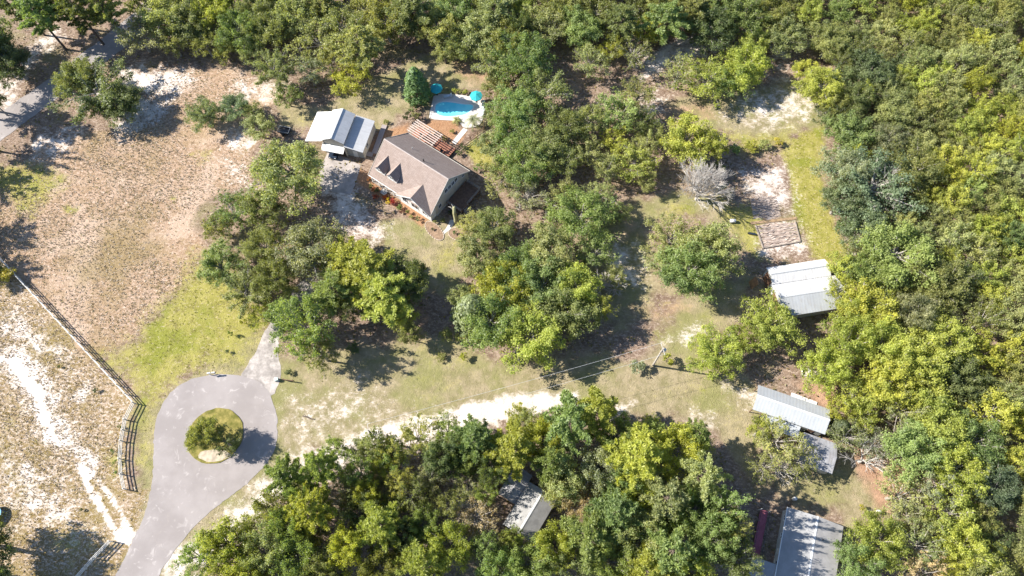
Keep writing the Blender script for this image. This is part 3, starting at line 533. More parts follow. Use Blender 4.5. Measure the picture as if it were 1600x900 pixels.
T = """
-52 132 34 12 A d|-55 196 36 12 A d|-20 150 20 9 S o|-70 40 30 15 P d|-95 120 30 15 P d|
55 18 30 13 P m|12 92 34 9 O k|-25 60 40 10 O d|118 10 30 13 P d|158 6 26 13 P o|85 -12 34 12 P d|20 -5 30 13 P d|
212 48 36 9 S g|252 18 40 10 O l|292 32 36 9 O o|332 12 34 9 O y|372 40 36 9 O m|400 6 34 9 O o|268 62 26 7 S l|318 62 24 7 S o|350 75 20 6 W o|395 78 22 6 W l|
425 102 36 9 A o|446 146 22 6 W m|420 40 34 9 O o|456 18 36 10 O l|492 58 40 9 S l|482 108 26 7 S g|532 36 40 10 S o|562 66 34 12 P l|546 118 28 6 W y|602 28 40 10 O o|570 8 32 9 S l|642 14 36 10 P o|515 88 26 7 S l|
684 38 38 9 O l|704 10 32 9 O m|722 62 28 8 O o|694 78 20 6 W l|752 46 40 9 O l|774 14 34 9 P o|766 94 34 8 S l|776 132 22 5 W l|795 60 34 9 O o|
820 84 46 10 O m|852 138 48 10 A o|812 166 40 9 O m|862 38 34 9 S l|884 8 32 9 O o|908 40 36 9 O m|934 14 34 9 O o|922 92 30 8 S l|958 70 22 7 S y|990 76 32 8 T l|1012 42 26 8 W y|1042 26 32 10 P m|1112 38 40 10 O d|1080 14 32 9 P o|1162 18 36 10 O m|1206 16 34 9 O o|1182 62 26 7 S y|1226 50 34 8 O l|
996 142 30 8 S l|968 172 40 9 S m|1006 184 26 8 S o|1062 110 32 8 T l|1106 116 40 8 S y|1166 98 44 8 O y|1140 122 34 7 S m|1076 214 40 9 O y|1118 222 26 9 S y|922 184 34 8 S l|884 196 38 9 O o|846 226 38 9 O o|780 182 30 7 S l|764 222 24 6 W l|800 206 34 8 O m|1000 236 26 7 S l|
818 252 42 9 O m|782 270 30 7 S l|826 304 30 7 T g|910 332 50 9 O m|882 300 26 7 S l|990 250 36 7 S y|1052 372 44 8 A l|1112 382 44 12 O l|1080 420 44 12 O m|1040 412 34 7 S l|860 392 44 9 O l|808 420 42 9 O m|770 352 34 8 O o|
746 402 34 8 O l|790 448 46 9 O y|850 440 46 9 O m|884 484 44 9 O o|768 500 48 10 O m|832 524 48 10 O y|738 486 34 9 C t|902 446 42 9 O y|936 480 26 7 S y|720 462 22 7 W l|
150 134 64 9 A d|118 116 36 8 O o|180 160 34 7 O d|318 175 27 5.5 O t|366 164 25 5 O t|402 196 26 6 W l|395 172 16 5 W o|
446 262 62 12 O l|408 320 36 8 O o|484 384 54 11 O g|364 326 36 7 S m|336 350 28 6 S o|342 412 34 7 O m|382 452 38 8 A o|408 384 34 8 O o|428 430 34 9 O o|572 420 44 10 P y|598 452 44 10 P y|632 432 40 10 O d|540 404 34 9 P y|
474 508 54 13 A m|446 490 34 10 A m|404 488 22 6 S y|545 470 34 9 S d|628 494 24 6 W y|500 548 30 8 S o|520 452 32 9 P m|
1208 506 44 8 O y|1172 530 24 7 W y|1124 550 40 7 O y|
1372 288 70 10 A t|1330 262 40 9 O g|1318 310 34 8 O t|1432 262 44 9 O o|1350 350 38 8 O t|1402 392 60 10 O m|1452 420 40 9 O o|1360 420 36 9 O m|1480 440 36 9 O o|
1286 130 36 8 O y|1258 108 20 6 W y|1300 60 34 8 O o|1366 110 38 8 O d|1342 152 30 8 O o|1400 172 36 8 O o|1330 205 34 8 O m|1390 215 30 8 O g|
1342 490 32 9 O y|1360 480 44 10 O y|1330 530 46 10 O y|1296 572 36 9 O y|1382 532 44 10 O y|1430 490 40 10 O g|1440 560 50 11 O y|1392 600 40 10 O y|1480 530 40 10 O y|1500 590 38 9 O d|1338 612 34 7 S y|1316 636 22 6 W y|1352 648 26 6 S y|1312 668 18 5 C k|1328 682 30 6 T l|1420 640 40 9 T l|1470 660 50 10 O y|1530 690 40 9 O m|1432 700 50 10 O m|1500 730 44 10 O y|1372 695 28 6 T g|
1220 690 40 8 T l|1250 716 32 7 T o|1196 730 26 6 T l|1190 672 24 6 S y|1412 772 40 8 T l|1380 846 46 9 O y|1345 880 34 8 O m|1440 850 40 9 T o|1490 800 42 9 S y|1510 850 44 9 O y|1420 800 30 7 T g|1560 760 40 9 O k|1470 760 34 9 T g|1450 895 40 9 T b|1540 900 40 9 O o|1560 640 40 10 S y|
585 690 28 8 S o|612 712 26 7 W m|498 728 26 10 P m|442 742 28 9 P m|420 790 34 9 S o|345 850 42 9 O y|302 872 32 8 S m|482 792 34 10 P y|450 820 34 9 O m|545 762 26 7 T g|592 820 34 9 P y|540 852 32 10 O y|462 868 34 9 O m|410 860 36 9 O y|640 772 30 8 T o|652 682 32 8 S l|700 672 30 8 S m|690 710 34 9 O d|740 684 30 9 P y|672 742 26 7 T g|560 800 28 8 O d|
746 806 36 6 T b|702 852 36 9 O y|660 880 36 9 P y|590 888 34 9 O o|782 892 34 9 O m|630 835 26 8 O d|800 700 36 9 P y|770 730 30 10.5 A d|792 846 20 8 S o|760 850 24 9 S m|848 690 36 9 O y|892 652 40 10 P y|934 640 34 10 P y|962 678 36 9 O y|938 732 40 9 O g|998 712 42 10 P y|1060 700 42 10 O y|1088 680 26 8 P m|880 750 36 9 O l|860 720 30 9 P y|902 790 26 8 S b|
866 852 36 9 O y|824 880 34 9 O m|918 838 42 9 P y|960 800 38 9 P m|1002 842 44 10 O y|1048 862 42 10 P y|1040 780 40 10 P y|1086 800 40 10 O m|1116 842 42 12 O y|1136 792 36 13 A m|956 880 38 9 O y|1000 770 34 9 O y|1160 878 36 12.5 A d|890 890 34 9 S o|1100 740 34 11 P y|980 750 30 9 O m|730 758 24 6 T g|1150 822 28 12 A l|1080 892 36 9 O y|1010 895 36 9 P y|500 900 36 9 O o|380 900 36 9 O y|1020 672 26 8 S m|820 660 26 7 S y|
-62 262 38 7 A d|-62 338 36 8 A d|-66 400 40 8 A d|-50 850 50 12 O d|-35 900 44 12 O d|10 436 18 2.5 B Y|-4 428 16 2.5 B o|
650 132 22 9.5 C c|872 766 22 8 S l|802 838 18 8 S y|858 750 18 8 S l|940 300 26 6 S l|968 330 20 5 W l|950 260 26 7 S l|1020 210 24 6 W l|930 390 30 7 S m|960 430 20 5 W l|880 250 30 8 S o|920 235 26 7 S l|960 215 22 6 W y|1010 280 18 5 W l|740 350 26 7 S l|640 520 20 6 W o|610 700 24 8 S y|560 735 26 8 S m|520 700 20 7 W y|470 765 26 9 O m|620 750 24 8 S l|700 790 22 7 S l|660 820 26 8 O y|570 770 22 8 O y|720 720 28 8 O m|760 770 20 7 S y|
"""
special = {
 (150, 134): 'huge dark spreading live oak beside the top left road', (318, 175): 'left of two small dark oaks alone in the brown field', (366, 164): 'right of two small dark oaks beside the brown field',
 (650, 132): 'tall rich green columnar evergreen left of the swimming pool', (446, 262): 'large round pale-green oak just left of the driveway below the garage', (484, 384): 'large grey-green oak in the middle of the driveway grove',
 (474, 508): 'big oak beside the driveway mouth casting a star-shaped shadow on the lawn', (910, 332): 'lone round oak midway between house and bare grey tree', (1124, 550): 'bright yellow-green round tree right of the utility pole',
 (1208, 506): 'bright yellow-green tree touching the front of the twin-roofed barn', (746, 806): 'brownish half-bare tree left of the cottage in the grove', (1372, 288): 'large blue-green oak with exposed pale limbs right of the green strip',
 (738, 486): 'blue-green cedar-like evergreen at the left end of the central grove', (10, 436): 'yellow-orange bush at the left end of the rail fence'}
for row in T.replace('\n', '').split('|'):
    q = row.split()
    if len(q) < 6: continue
    px, py, r, h = map(float, q[:4])
    if py > 630 and 270 < px < 1180:
        h *= 1.28
        if q[5] == 'y': q[5] = random.choice('yylmm')
    plant(px, py, r * (1.12 if q[4] in 'OA' else 1.06), h, q[4], q[5], special.get((int(px), int(py))))

# woods that run on without a break: small trees packed crown to crown
def inside(x, y, poly):
    c = False
    for i in range(len(poly)):
        ax, ay = poly[i]; bx, by = poly[i-1]
        if (ay > y) != (by > y) and x < (bx-ax)*(y-ay)/(by-ay)+ax: c = not c
    return c
def wood(poly, n, rr, hh, cols, kinds, label, group, sep=0.78):
    x0, x1 = min(p[0] for p in poly), max(p[0] for p in poly); y0, y1 = min(p[1] for p in poly), max(p[1] for p in poly); k = 0
    for _ in range(9000):
        if k >= n: break
        px, py = random.uniform(x0, x1), random.uniform(y0, y1)
        if not inside(px, py, poly) or (770 < px < 885 and 715 < py < 875): continue
        h = random.uniform(*hh); r = random.uniform(*rr); x, y, _z = at(px, py, h * .62)
        if any((x-t['x'])**2+(y-t['y'])**2 < ((r+t['r'])*sep)**2 for t in PLACED): continue
        plant(px, py, r * ppm(py, h*.62), h, random.choice(kinds), random.choice(cols), label, group); k += 1
wood([(1245,-60),(1262,40),(1320,40),(1420,60),(1440,160),(1420,240),(1480,260),(1490,380),(1530,480),(1540,540),(1560,620),(1600,700),(1580,760),(1600,840),(1600,960),(1720,960),(1720,-60)], 240, (2.9, 4.3), (6.5, 9), 'yylloolymoylylo', 'WWWS',
     'R', 'wood along the right edge', 0.56)
wood([(1300,40),(1440,40),(1500,440),(1560,620),(1560,900),(1400,900),(1420,700),(1300,420),(1400,330),(1300,190)], 70, (2.4, 3.4), (6, 8), 'yoold', 'WS', 'R', 'wood along the right edge', 0.56)
wood([(170,-60),(1260,-60),(1250,20),(1100,50),(960,50),(760,40),(640,40),(560,40),(420,30),(330,20),(200,20)], 70, (2.8, 4.4), (8, 10), 'oolldm', 'OSP', 'T', 'wood along the top edge', 0.58)
wood([(280,880),(440,740),(600,680),(760,660),(900,620),(1090,660),(1150,800),(1160,900),(280,905)], 45, (1.7, 2.6), (5, 7.5), 'llmoyg', 'SWT', 'B', 'understorey of the bottom grove', 0.34)
NTH = 'first second third fourth fifth sixth seventh eighth ninth tenth eleventh twelfth thirteenth fourteenth fifteenth sixteenth seventeenth eighteenth nineteenth twentieth'.split()
def nth(i): return NTH[i] if i < 20 else '%dth' % (i + 1)
BAND = [(40, 'top corner'), (110, 'near the top'), (180, 'beside sandy clearing'), (240, 'above green strip'), (310, 'beside green strip'), (380, 'level with gardens'), (450, 'level with barn'), (530, 'below barn level'), (610, 'level with utility pole'), (690, 'level with long shed'), (770, 'level with orange dirt'), (840, 'above bottom corner'), (2000, 'bottom corner')]
bb = {}
for t in PLACED:
    if t['lab'] == 'R': bb.setdefault((next(n for v, n in BAND if t['py'] < v), t['c'], t['k']), []).append(t)
    elif t['lab'] == 'B': bb.setdefault(('B', t['c'], t['k']), []).append(t)
    elif t['lab'] == 'T': bb.setdefault(('T', t['c'], t['k']), []).append(t)
for key, L in bb.items():
    L.sort(key=lambda t: t['px'] if key[0] in 'TB' else -t['px'])
    for i, t in enumerate(L):
        t['o']['label'] = ('low %s %s, bottom grove, %s from left' if key[0] == 'B' else '%s %s in the wood along the top, %s such from the left' if key[0] == 'T' else '%s %s, right wood, ' + key[0] + ', %s from right') % (CNAME[key[1]], KNAME[key[2]][1], nth(i))
# labels of the other trees: colour, kind and their place next to something one can find
ORD = ['nearest', 'second nearest', 'third nearest', 'fourth nearest', 'fifth nearest', 'sixth nearest', 'seventh nearest', 'eighth nearest', 'ninth nearest', 'tenth nearest', 'eleventh nearest', 'twelfth nearest']
bins = {}
for t in PLACED:
    if t['lab']: continue
    nm, lx, ly = min(LAND, key=lambda L: (L[1]-t['px'])**2 + (L[2]-t['py'])**2)
    dx, dy = t['px'] - lx, t['py'] - ly
    dr = ('right of' if dx > 0 else 'left of') if abs(dx) > abs(dy) else ('below' if dy > 0 else 'above')
    bins.setdefault((nm, dr, t['c'], t['k']), []).append((math.hypot(dx, dy), t))
for (nm, dr, c, k), L in bins.items():
    L.sort(key=lambda q: q[0])
    for i, (d, t) in enumerate(L):
        lab = '%s %s %s the %s' % (CNAME[c], KNAME[k][1], dr, nm)
        if len(L) > 1: lab = '%s %s %s the %s, %s such' % (CNAME[c], KNAME[k][1], dr, nm, ORD[i] if i < len(ORD) else 'farthest')
        t['o']['label'] = lab

# island trees, bare trees, fallen limbs
plant(318, 676, 30, 7.5, 'O', 'o', 'larger spreading tree on the round cul-de-sac island'); plant(346, 688, 24, 6, 'S', 'd', 'lower dark tree at the right of the cul-de-sac island')
def bare(px, py, R, H, seed, label, n0=9, m=DEAD, depth=4):
    o = thing('bare_tree', label, 'tree', at(px, py)); b, t = bare_tree(R, H, n0, m, seed, depth); link_obj('branches', b, o); link_obj('trunk', t, o); return o
bare(1087, 312, 7.6, 8.6, 3, 'leafless pale grey tree with a dense round head of twigs', 20, DEAD, 5)
bare(944, 448, 3.2, 6, 5, 'small leafless grey tree at the right edge of the central grove', 9)
bare(1342, 722, 4.6, 6, 9, 'leafless tree with pale limbs above the orange dirt patch', 6)
bare(1372, 318, 6.2, 10.5, 12, 'dead pale limbs standing up out of the large blue-green oak', 7)
bare(820, 318, 3.4, 5.5, 14, 'leafless grey shrubby tree right of the house below the pale oaks', 8)
bare(1212, 738, 3.4, 5, 17, 'leafless grey tree in front of the square shed', 8)
bare(960, 455, 2.8, 5, 19, 'leafless grey sapling on the brown ground right of the central grove', 7)
bare(640, 770, 3.2, 7, 23, 'leafless grey tree in the left half of the bottom grove', 7, BARK_GREY)
bare(1470, 800, 3.2, 7.5, 29, 'leafless grey tree right of the orange dirt patch', 7)

# ---------------------------------------------------------------- buildings
def window(parent, c, axis, w, h, frame_m=WHITE, out=1):
    """window on a wall; axis = outward wall axis 'x' or 'y' in the building's own frame"""
    f = MB(); t = 0.09; x, y, z = c
    def b(u0, u1, z0, z1, d0, d1):
        a0, a1 = sorted((d0*out, d1*out))
        if axis == 'x': f.box(x+a0, x+a1, y+u0, y+u1, z+z0, z+z1)
        else: f.box(x+u0, x+u1, y+a0, y+a1, z+z0, z+z1)
    b(-w/2-t, -w/2, -h/2, h/2, 0, .07); b(w/2, w/2+t, -h/2, h/2, 0, .07); b(-w/2-t, w/2+t, h/2, h/2+t, 0, .07); b(-w/2-t, w/2+t, -h/2-t, -h/2, 0, .11); b(-.03, .03, -h/2, h/2, .02, .05)
    o = f.build('window', frame_m, parent); f = MB(); b(-w/2, w/2, -h/2, h/2, .005, .025); f.build('pane', GLASS, o); return o
def door(parent, c, axis, w, h, m=WHITE, out=1):
    f = MB(); x, y, z = c; d = sorted((0, .06*out))
    if axis == 'x': f.box(x+d[0], x+d[1], y-w/2, y+w/2, z, z+h)
    else: f.box(x-w/2, x+w/2, y+d[0], y+d[1], z, z+h)
    o = f.build('door', m, parent); k = MB(); e = sorted((.06*out, .12*out))
    if axis == 'x': k.box(x+e[0], x+e[1], y+w*.36, y+w*.42, z+.95, z+1.05)
    else: k.box(x+w*.36, x+w*.42, y+e[0], y+e[1], z+.95, z+1.05)
    k.build('handle', GALV, o); return o
def gable_walls(x0, x1, y0, y1, ze, zr, yr, base=0.0):
    v = [(x, y, z) for x in (x0, x1) for y, z in ((y0, base), (y1, base), (y1, ze), (yr, zr), (y0, ze))]
    return MB().add(v, [(0,4,3,2,1),(5,6,7,8,9),(0,5,9,4),(1,2,7,6),(2,3,8,7),(3,4,9,8)])
def gable_roof(o, x0, x1, y0, y1, ze0, ze1, zr, yr, m, mb=None, t=0.12, cap=None, name='roof_slope'):
    a = MB().slab([(x0,y0,ze0),(x1,y0,ze0),(x1,yr,zr),(x0,yr,zr)], t).build(name, m, o)
    b = MB().slab([(x0,yr+.001,zr),(x1,yr+.001,zr),(x1,y1,ze1),(x0,y1,ze1)], t).build(name, mb or m, o)
    c = MB(); s0 = (zr-ze0)/max(.1, yr-y0); s1 = (zr-ze1)/max(.1, y1-yr); w = .16
    c.add([(x, y, z) for x in (x0-.02, x1+.02) for y, z in ((yr-w, zr-w*s0+.01),(yr-w, zr-w*s0+.045),(yr, zr+.05),(yr+w, zr-w*s1+.045),(yr+w, zr-w*s1+.01),(yr, zr+.012))],
          [(0,1,7,6),(1,2,8,7),(2,3,9,8),(3,4,10,9),(4,5,11,10),(5,0,6,11),(5,4,3,2,1,0),(6,7,8,9,10,11)])
    c.build('ridge_cap', cap or m, o); return a, b

# --- brown-roofed house
hp = R_(-35.8)
house = thing('house', 'brown shingled house with two dormers and a front gable', 'house', (-18.88, 78.3, 0), hp)
x0, x1, ya, yb, ze, zr = -8.1, 8.1, -6.35, 6.35, 3.0, 8.0
sl = (zr - ze) / 6.35
gable_walls(-7.85, 7.85, -4.6, 6.05, ze + .15, zr - .14, 0).build('wall', TAN, house)
gable_roof(house, x0, x1, ya, yb, ze, ze, zr, 0, SHINGLE, t=.16, cap=plain('ridge_shingle', (.42,.36,.34), .9, .15))
def roofz(y): return zr - abs(y) * sl
box('foundation', CONC, house, -7.95, 7.95, -4.7, 6.15, -.1, .45)
# front cross gable
gx0, gx1, gpk, gz = -0.4, 8.1, 3.75, 5.75
mb = MB().add([(-.2,-6.2,0),(7.8,-6.2,0),(7.8,-6.2,3.1),(gpk,-6.2,gz-.15),(-.2,-6.2,3.1),(-.2,-4.4,0),(7.8,-4.4,0),(7.8,-4.4,3.1),(gpk,-4.4,gz-.15),(-.2,-4.4,3.1)], [(0,1,2,3,4),(9,8,7,6,5),(0,5,6,1),(1,6,7,2),(4,9,5,0)])
mb.build('front_gable_wall', WHITE, house)
ymeet = -(zr - gz) / sl
MB().slab([(gx0-.2,-6.75,2.9),(gpk,-6.75,gz),(gpk,ymeet,gz+.02),(gx0-.2,ya,3.02)], .12).build('front_gable_slope', SHINGLE, house)
MB().slab([(gpk+.002,-6.75,gz),(gx1+.1,-6.75,2.9),(gx1+.1,ya,3.02),(gpk+.002,ymeet,gz+.02)], .12).build('front_gable_slope', SHINGLE, house)
for xx in (1.2, 3.75, 6.3): window(house, (xx, -6.2, 1.9), 'y', 1.0 if xx != 3.75 else 1.6, 1.4, out=-1)
window(house, (gpk, -6.2, 4.0), 'y', .8, .9, out=-1)
MB().bar((-.5,-6.78,2.86),(gpk,-6.78,gz-.06),.05,.2).build('barge_board', WHITE, house); MB().bar((gpk,-6.78,gz-.06),(8.15,-6.78,2.86),.05,.2).build('barge_board', WHITE, house)
box('gutter', WHITE, house, -8.1, -.65, -6.47, -6.36, 2.86, 2.98); box('gutter', TAN, house, -8.1, 8.1, 6.36, 6.47, 2.86, 2.98)
# porch under the front slope
box('porch_floor', WOOD, house, -7.9, -.25, -6.2, -4.6, .3, .5)
for xx in (-7.7, -5.8, -3.9, -2.0, -.5): box('porch_post', WHITE, house, xx-.08, xx+.08, -6.15, -5.99, .5, 2.95)
for xx in (-6.6, -2.2): window(house, (xx, -4.6, 1.9), 'y', 1.0, 1.4, out=-1)
door(house, (-4.4, -4.6, .5), 'y', 1.0, 2.05, BROWNWOOD, -1)
for k in range(3): box('step', CONC, house, -5.1, -3.7, -6.5 - k*.3, -6.2 - k*.3, 0, .42 - k*.14)
# two dormers
for dx in (-5.75, -2.65):
    w, yf, ez, pz = 1.3, -5.15, 5.05, 6.5
    d = MB().add([(dx-w+.12,yf+.1,3.7),(dx+w-.12,yf+.1,3.7),(dx+w-.12,yf+.1,ez+.05),(dx,yf+.1,pz-.12),(dx-w+.12,yf+.1,ez+.05),(dx-w+.12,-2.2,4.0),(dx+w-.12,-2.2,4.0),(dx+w-.12,-2.2,ez+.05),(dx,-2.2,pz-.12),(dx-w+.12,-2.2,ez+.05)], [(0,1,2,3,4),(0,4,9,5),(1,6,7,2)]).build('dormer', WHITE, house)
    ye = -(zr - ez) / sl; yp = -(zr - pz) / sl
    MB().slab([(dx-w,yf-.15,ez),(dx,yf-.15,pz),(dx,yp+.1,pz),(dx-w,ye+.1,ez)], .09).build('dormer_slope', SHINGLE, d)
    MB().slab([(dx+.002,yf-.15,pz),(dx+w,yf-.15,ez),(dx+w,ye+.1,ez),(dx+.002,yp+.1,pz)], .09).build('dormer_slope', SHINGLE, d)
    wn_ = window(d, (dx, yf+.1, 4.95), 'y', .75, .85, out=-1)
    for c_ in list(wn_.children): c_.parent = d              # stays within thing > part > sub-part
MB().tube([(1.4,.6,7.4),(1.4,.6,8.25)], [.12,.12], 8).build('vent_stack', BLACK, house)
MB().tube([(-3.0,2.2,6.1),(-3.0,2.2,6.75)], [.07,.07], 8).build('vent_stack', GALV, house)
# right gable end
for yy in (-.9, .15, 1.2, 2.25): window(house, (7.85, yy, 4.75), 'x', .75, 1.1)
box('window_surround', WHITE, house, 7.852, 7.90, -1.6, 2.95, 4.0, 4.08)
window(house, (7.85, -3.3, 2.2), 'x', .8, 1.2); window(house, (7.85, 4.4, 3.6), 'x', .6, .7)
for s in (-1, 1): MB().bar((8.13, s*6.4, 2.93), (8.13, 0, 7.9), .06, .22).build('barge_board', GREYSIDE, house)
for s in (-1, 1): MB().bar((-8.13, s*6.4, 2.93), (-8.13, 0, 7.9), .06, .22).build('barge_board', TAN, house)
# side deck with rails and stairs
sd = thing('side_deck', 'dark wooden deck with railing on the shaded end of the house', 'deck', (-18.88, 78.3, 0), hp)
for k in range(16): box('plank', BROWNWOOD, sd, 8.02 + k*.24, 8.24 + k*.24, -1.6, 4.9, 1.12, 1.18)
box('joist', BROWNWOOD, sd, 8.02, 11.84, -1.5, 4.8, .9, 1.118)
for xx, yy in ((8.3,-1.5),(10.0,-1.5),(11.8,-1.5),(11.8,.6),(11.8,2.7),(11.8,4.8),(10,4.8),(8.3,4.8)): box('post', WOOD, sd, xx-.06, xx+.06, yy-.06, yy+.06, 0, 2.15)
for z_ in (1.6, 2.12): MB().bar((11.8,.4,z_),(11.8,4.8,z_),.12,.06).build('rail', WOOD, sd); MB().bar((8.3,4.82,z_),(11.8,4.82,z_),.12,.06).build('rail', WOOD, sd); MB().bar((8.3,-1.52,z_),(11.8,-1.52,z_),.12,.06).build('rail', WOOD, sd)
for k in range(6): box('stair_tread', WOOD, sd, 11.88 + k*.28, 12.14 + k*.28, -.9, .3, .95 - k*.17, 1.0 - k*.17)
for yy in (-.95, .35): MB().bar((11.9, yy, .85), (13.5, yy, .05), .06, .22).build('stringer', WOOD, sd); MB().bar((11.9, yy, 2.0), (13.5, yy, 1.1), .07, .07).build('handrail', WOOD, sd); box('post', WOOD, sd, 13.44, 13.54, yy-.05, yy+.05, 0, 1.1)
def hl(x, y, z=0):
    c, s = math.cos(hp), math.sin(hp); return (-18.88 + x*c - y*s, 78.3 + x*s + y*c, z)
snag = thing('tree_snag', 'tall broken pale trunk beside the shaded end of the house', 'tree trunk', hl(12.0, -3.6))
MB().tube([(0,0,-.1),(.05,.1,1.6),(-.1,.3,3.4),(-.05,.55,5.2)], [.5,.42,.36,.30], 10).build('trunk', plain('ivy_bark', (0.42, 0.40, 0.22), .9, .3, 2, 8), snag, True)
MB().tube([(-.1,.4,4.2),(-.7,.7,4.9),(-1.2,.8,5.0)], [.14,.1,.04], 6).build('limb', DEAD, snag); MB().tube([(-.05,.5,4.9),(-.5,1.0,5.5)], [.12,.05], 6).build('limb', DEAD, snag)
# planting beds in front of the house
for nm, lab, cx, cy, rx_, ry_ in (('mulch_bed', 'round orange mulch bed with a stone edge in the front yard', 14.0, -5.4, 2.0, 1.35), ('mulch_bed', 'curved orange mulch bed at the right front corner of the house', 9.6, -7.6, 2.5, 1.2)):
    o = thing(nm, lab, 'flower bed', hl(cx, cy), hp + (.3 if cx > 12 else -.25)); MB().prism(jitter(ring(0, 0, rx_, ry_, 30), .05, .5), 0, .07).build('mulch', plain('orange_mulch', (0.31, 0.21, 0.14), .95, .35, 2, 8, bmp=.6), o)
    for i in range(26):
        a0 = 6.283*i/26; p = (math.cos(a0)*rx_*1.03, math.sin(a0)*ry_*1.03); e = MB().box(-.2,.2,-.08,.08,0,.12).build('edging_stone', plain('edging', (0.55, 0.45, 0.36), .9, .2), o); e.location = (*p, 0); e.rotation_euler = (0, 0, math.atan2(math.cos(a0)*ry_, -math.sin(a0)*rx_))
walk = MB().prism(smooth_poly([hl(10.5,-3.5)[:2], hl(11.6,-3.4)[:2], hl(12.0,-5.2)[:2], hl(11.6,-7.4)[:2], hl(10.9,-8.4)[:2], hl(10.6,-8.2)[:2], hl(11.2,-6.5)[:2], hl(11.0,-5.0)[:2]], 2), 0, .03).build('path', CONC); tag(walk, 'short concrete path between the two mulch beds', kind='structure')
def bush_at(x, y, r, h, c, label, group=None, colr=None, k='B'):
    cr, tr, R0, H0 = random.choice(KIND[k]); o = thing('bush', label, 'bush', (x, y, 0), random.uniform(0, 6), group); o.scale = (r/R0, r/R0, h/H0); link_obj('stem', tr, o); w = link_obj('foliage', cr, o); w.color = (*(colr or PAL[c]), 1)
rows = [(-7.2,-7.3,'m',None,'green'),(-6.4,-7.5,'o',(.30,.10,.05),'rust red'),(-5.6,-7.2,'d',None,'dark green'),(-4.9,-8.4,'o',(.28,.07,.04),'deep red'),(-3.1,-7.5,'y',(.42,.12,.04),'orange red'),(-2.2,-7.8,'Y',(.50,.40,.03),'bright yellow'),(-1.4,-7.4,'d',(.34,.05,.05),'crimson'),(-.5,-7.8,'d',(.16,.05,.06),'dark maroon'),(.6,-7.7,'m',None,'fresh green'),(1.6,-8.0,'d',(.14,.06,.05),'brown-red'),(2.8,-7.6,'o',None,'olive'),(4.0,-7.9,'l',None,'pale green'),(5.4,-7.6,'g',None,'grey-green'),(-8.6,-6.2,'o',(.34,.16,.07),'rusty orange'),(-8.4,-4.6,'l',(.30,.20,.10),'straw coloured')]
for i, (lx, ly, c, cc, nm) in enumerate(rows): x, y, _ = hl(lx, ly); bush_at(x, y, random.uniform(.55, .85), random.uniform(.7, 1.2), c, '%s garden bush along the front of the house' % nm, 'front garden bushes', cc)
for lx, ly, r, h, c, nm in ((13.3,-5.6,.5,.9,'c','small bright green bush on the round mulch bed'),(14.7,-5.2,.35,.5,'d','small dark bush on the round mulch bed'),(9.2,-7.5,.4,.6,'k','very dark bush on the curved mulch bed'),(9.9,-4.9,.7,1.1,'o','olive bush in shade beside the end wall of the house'),(8.6,-6.2,.5,.9,'l','pale bush at the right front corner of the house'),(13.0,-2.4,.45,.8,'c','fresh green bush beside the broken trunk'),(10.2,-2.5,.8,1.3,'k','dark bush in shade below the side deck')):
    x, y, _ = hl(lx, ly); bush_at(x, y, r, h, c, nm)
# back deck and pergola
bd = thing('back_deck', 'red-brown wooden deck behind the house', 'deck', (-18.88, 78.3, 0), hp)
for k in range(14): box('plank', REDWOOD, bd, -8.7, 1.2, 6.62 + k*.26, 6.86 + k*.26, .5, .56)
box('joist', BROWNWOOD, bd, -8.6, 1.1, 6.7, 10.2, .1, .498)
pg = thing('pergola', 'open pergola with pale slats over the back deck', 'pergola', (-18.88, 78.3, 0), hp)
PALE = plain('pale_beam', (0.62, 0.52, 0.46), .85, .15, 2, 10)
for xx in (-8.5, -5.4, -2.3):
    for yy in (7.0, 10.1): box('post', PALE, pg, xx-.07, xx+.07, yy-.07, yy+.07, .56, 2.7)
    MB().bar((xx, 6.7, 2.78), (xx, 10.4, 2.78), .08, .16).build('cross_beam', PALE, pg)
for k in range(7): MB().bar((-8.9, 6.95 + k*.53, 2.93), (-1.9, 6.95 + k*.53, 2.93), .16, .12).build('slat', PALE, pg)
for lx, ly, nm in ((-6.6, 8.4, 'patio chair under the left half of the pergola'), (-3.8, 8.2, 'patio chair under the right half of the pergola'), (-.6, 8.0, 'patio chair on the open end of the back deck')):
    o = thing('patio_chair', 'dark ' + nm, 'chair', hl(lx, ly, .56), random.uniform(0, 6)); box('seat', BLACK, o, -.28,.28,-.28,.28,.4,.46); box('backrest', BLACK, o, -.28,.28,.22,.28,.46,1.0)
    for a in (-.25, .25):
        for b in (-.25, .25): box('leg', BLACK, o, a-.02, a+.02, b-.02, b+.02, 0, .4)
# walk between garage and house
bw = thing('boardwalk', 'grey boardwalk between the garage and the house', 'boardwalk'); p0, p1 = Vector(at(601, 197)), Vector(at(584, 243)); dd = (p1 - p0); L_ = dd.length; dd.normalize(); nn_ = Vector((-dd.y, dd.x, 0))
pm = MB().box(-.55,.55,-.13,.13,0,.06).mesh('plank', plain('grey_plank', (0.40, 0.35, 0.34), .9, .2, 2, 10))
for k in range(int(L_ / .28)): e = link_obj('plank', pm, bw); e.location = p0 + dd * (k*.28) + Vector((0,0,.2)); e.rotation_euler = (0, 0, math.atan2(nn_.y, nn_.x))
for k in range(6): e = link_obj('plank', pm, bw); e.location = p1 + nn_ * (.3 + .28*k) * -1 + Vector((0,0,.2)); e.rotation_euler = (0, 0, math.atan2(dd.y, dd.x))
MB().bar(p0 + Vector((0,0,.1)), p1 + Vector((0,0,.1)), .9, .18).build('joist', BROWNWOOD, bw)

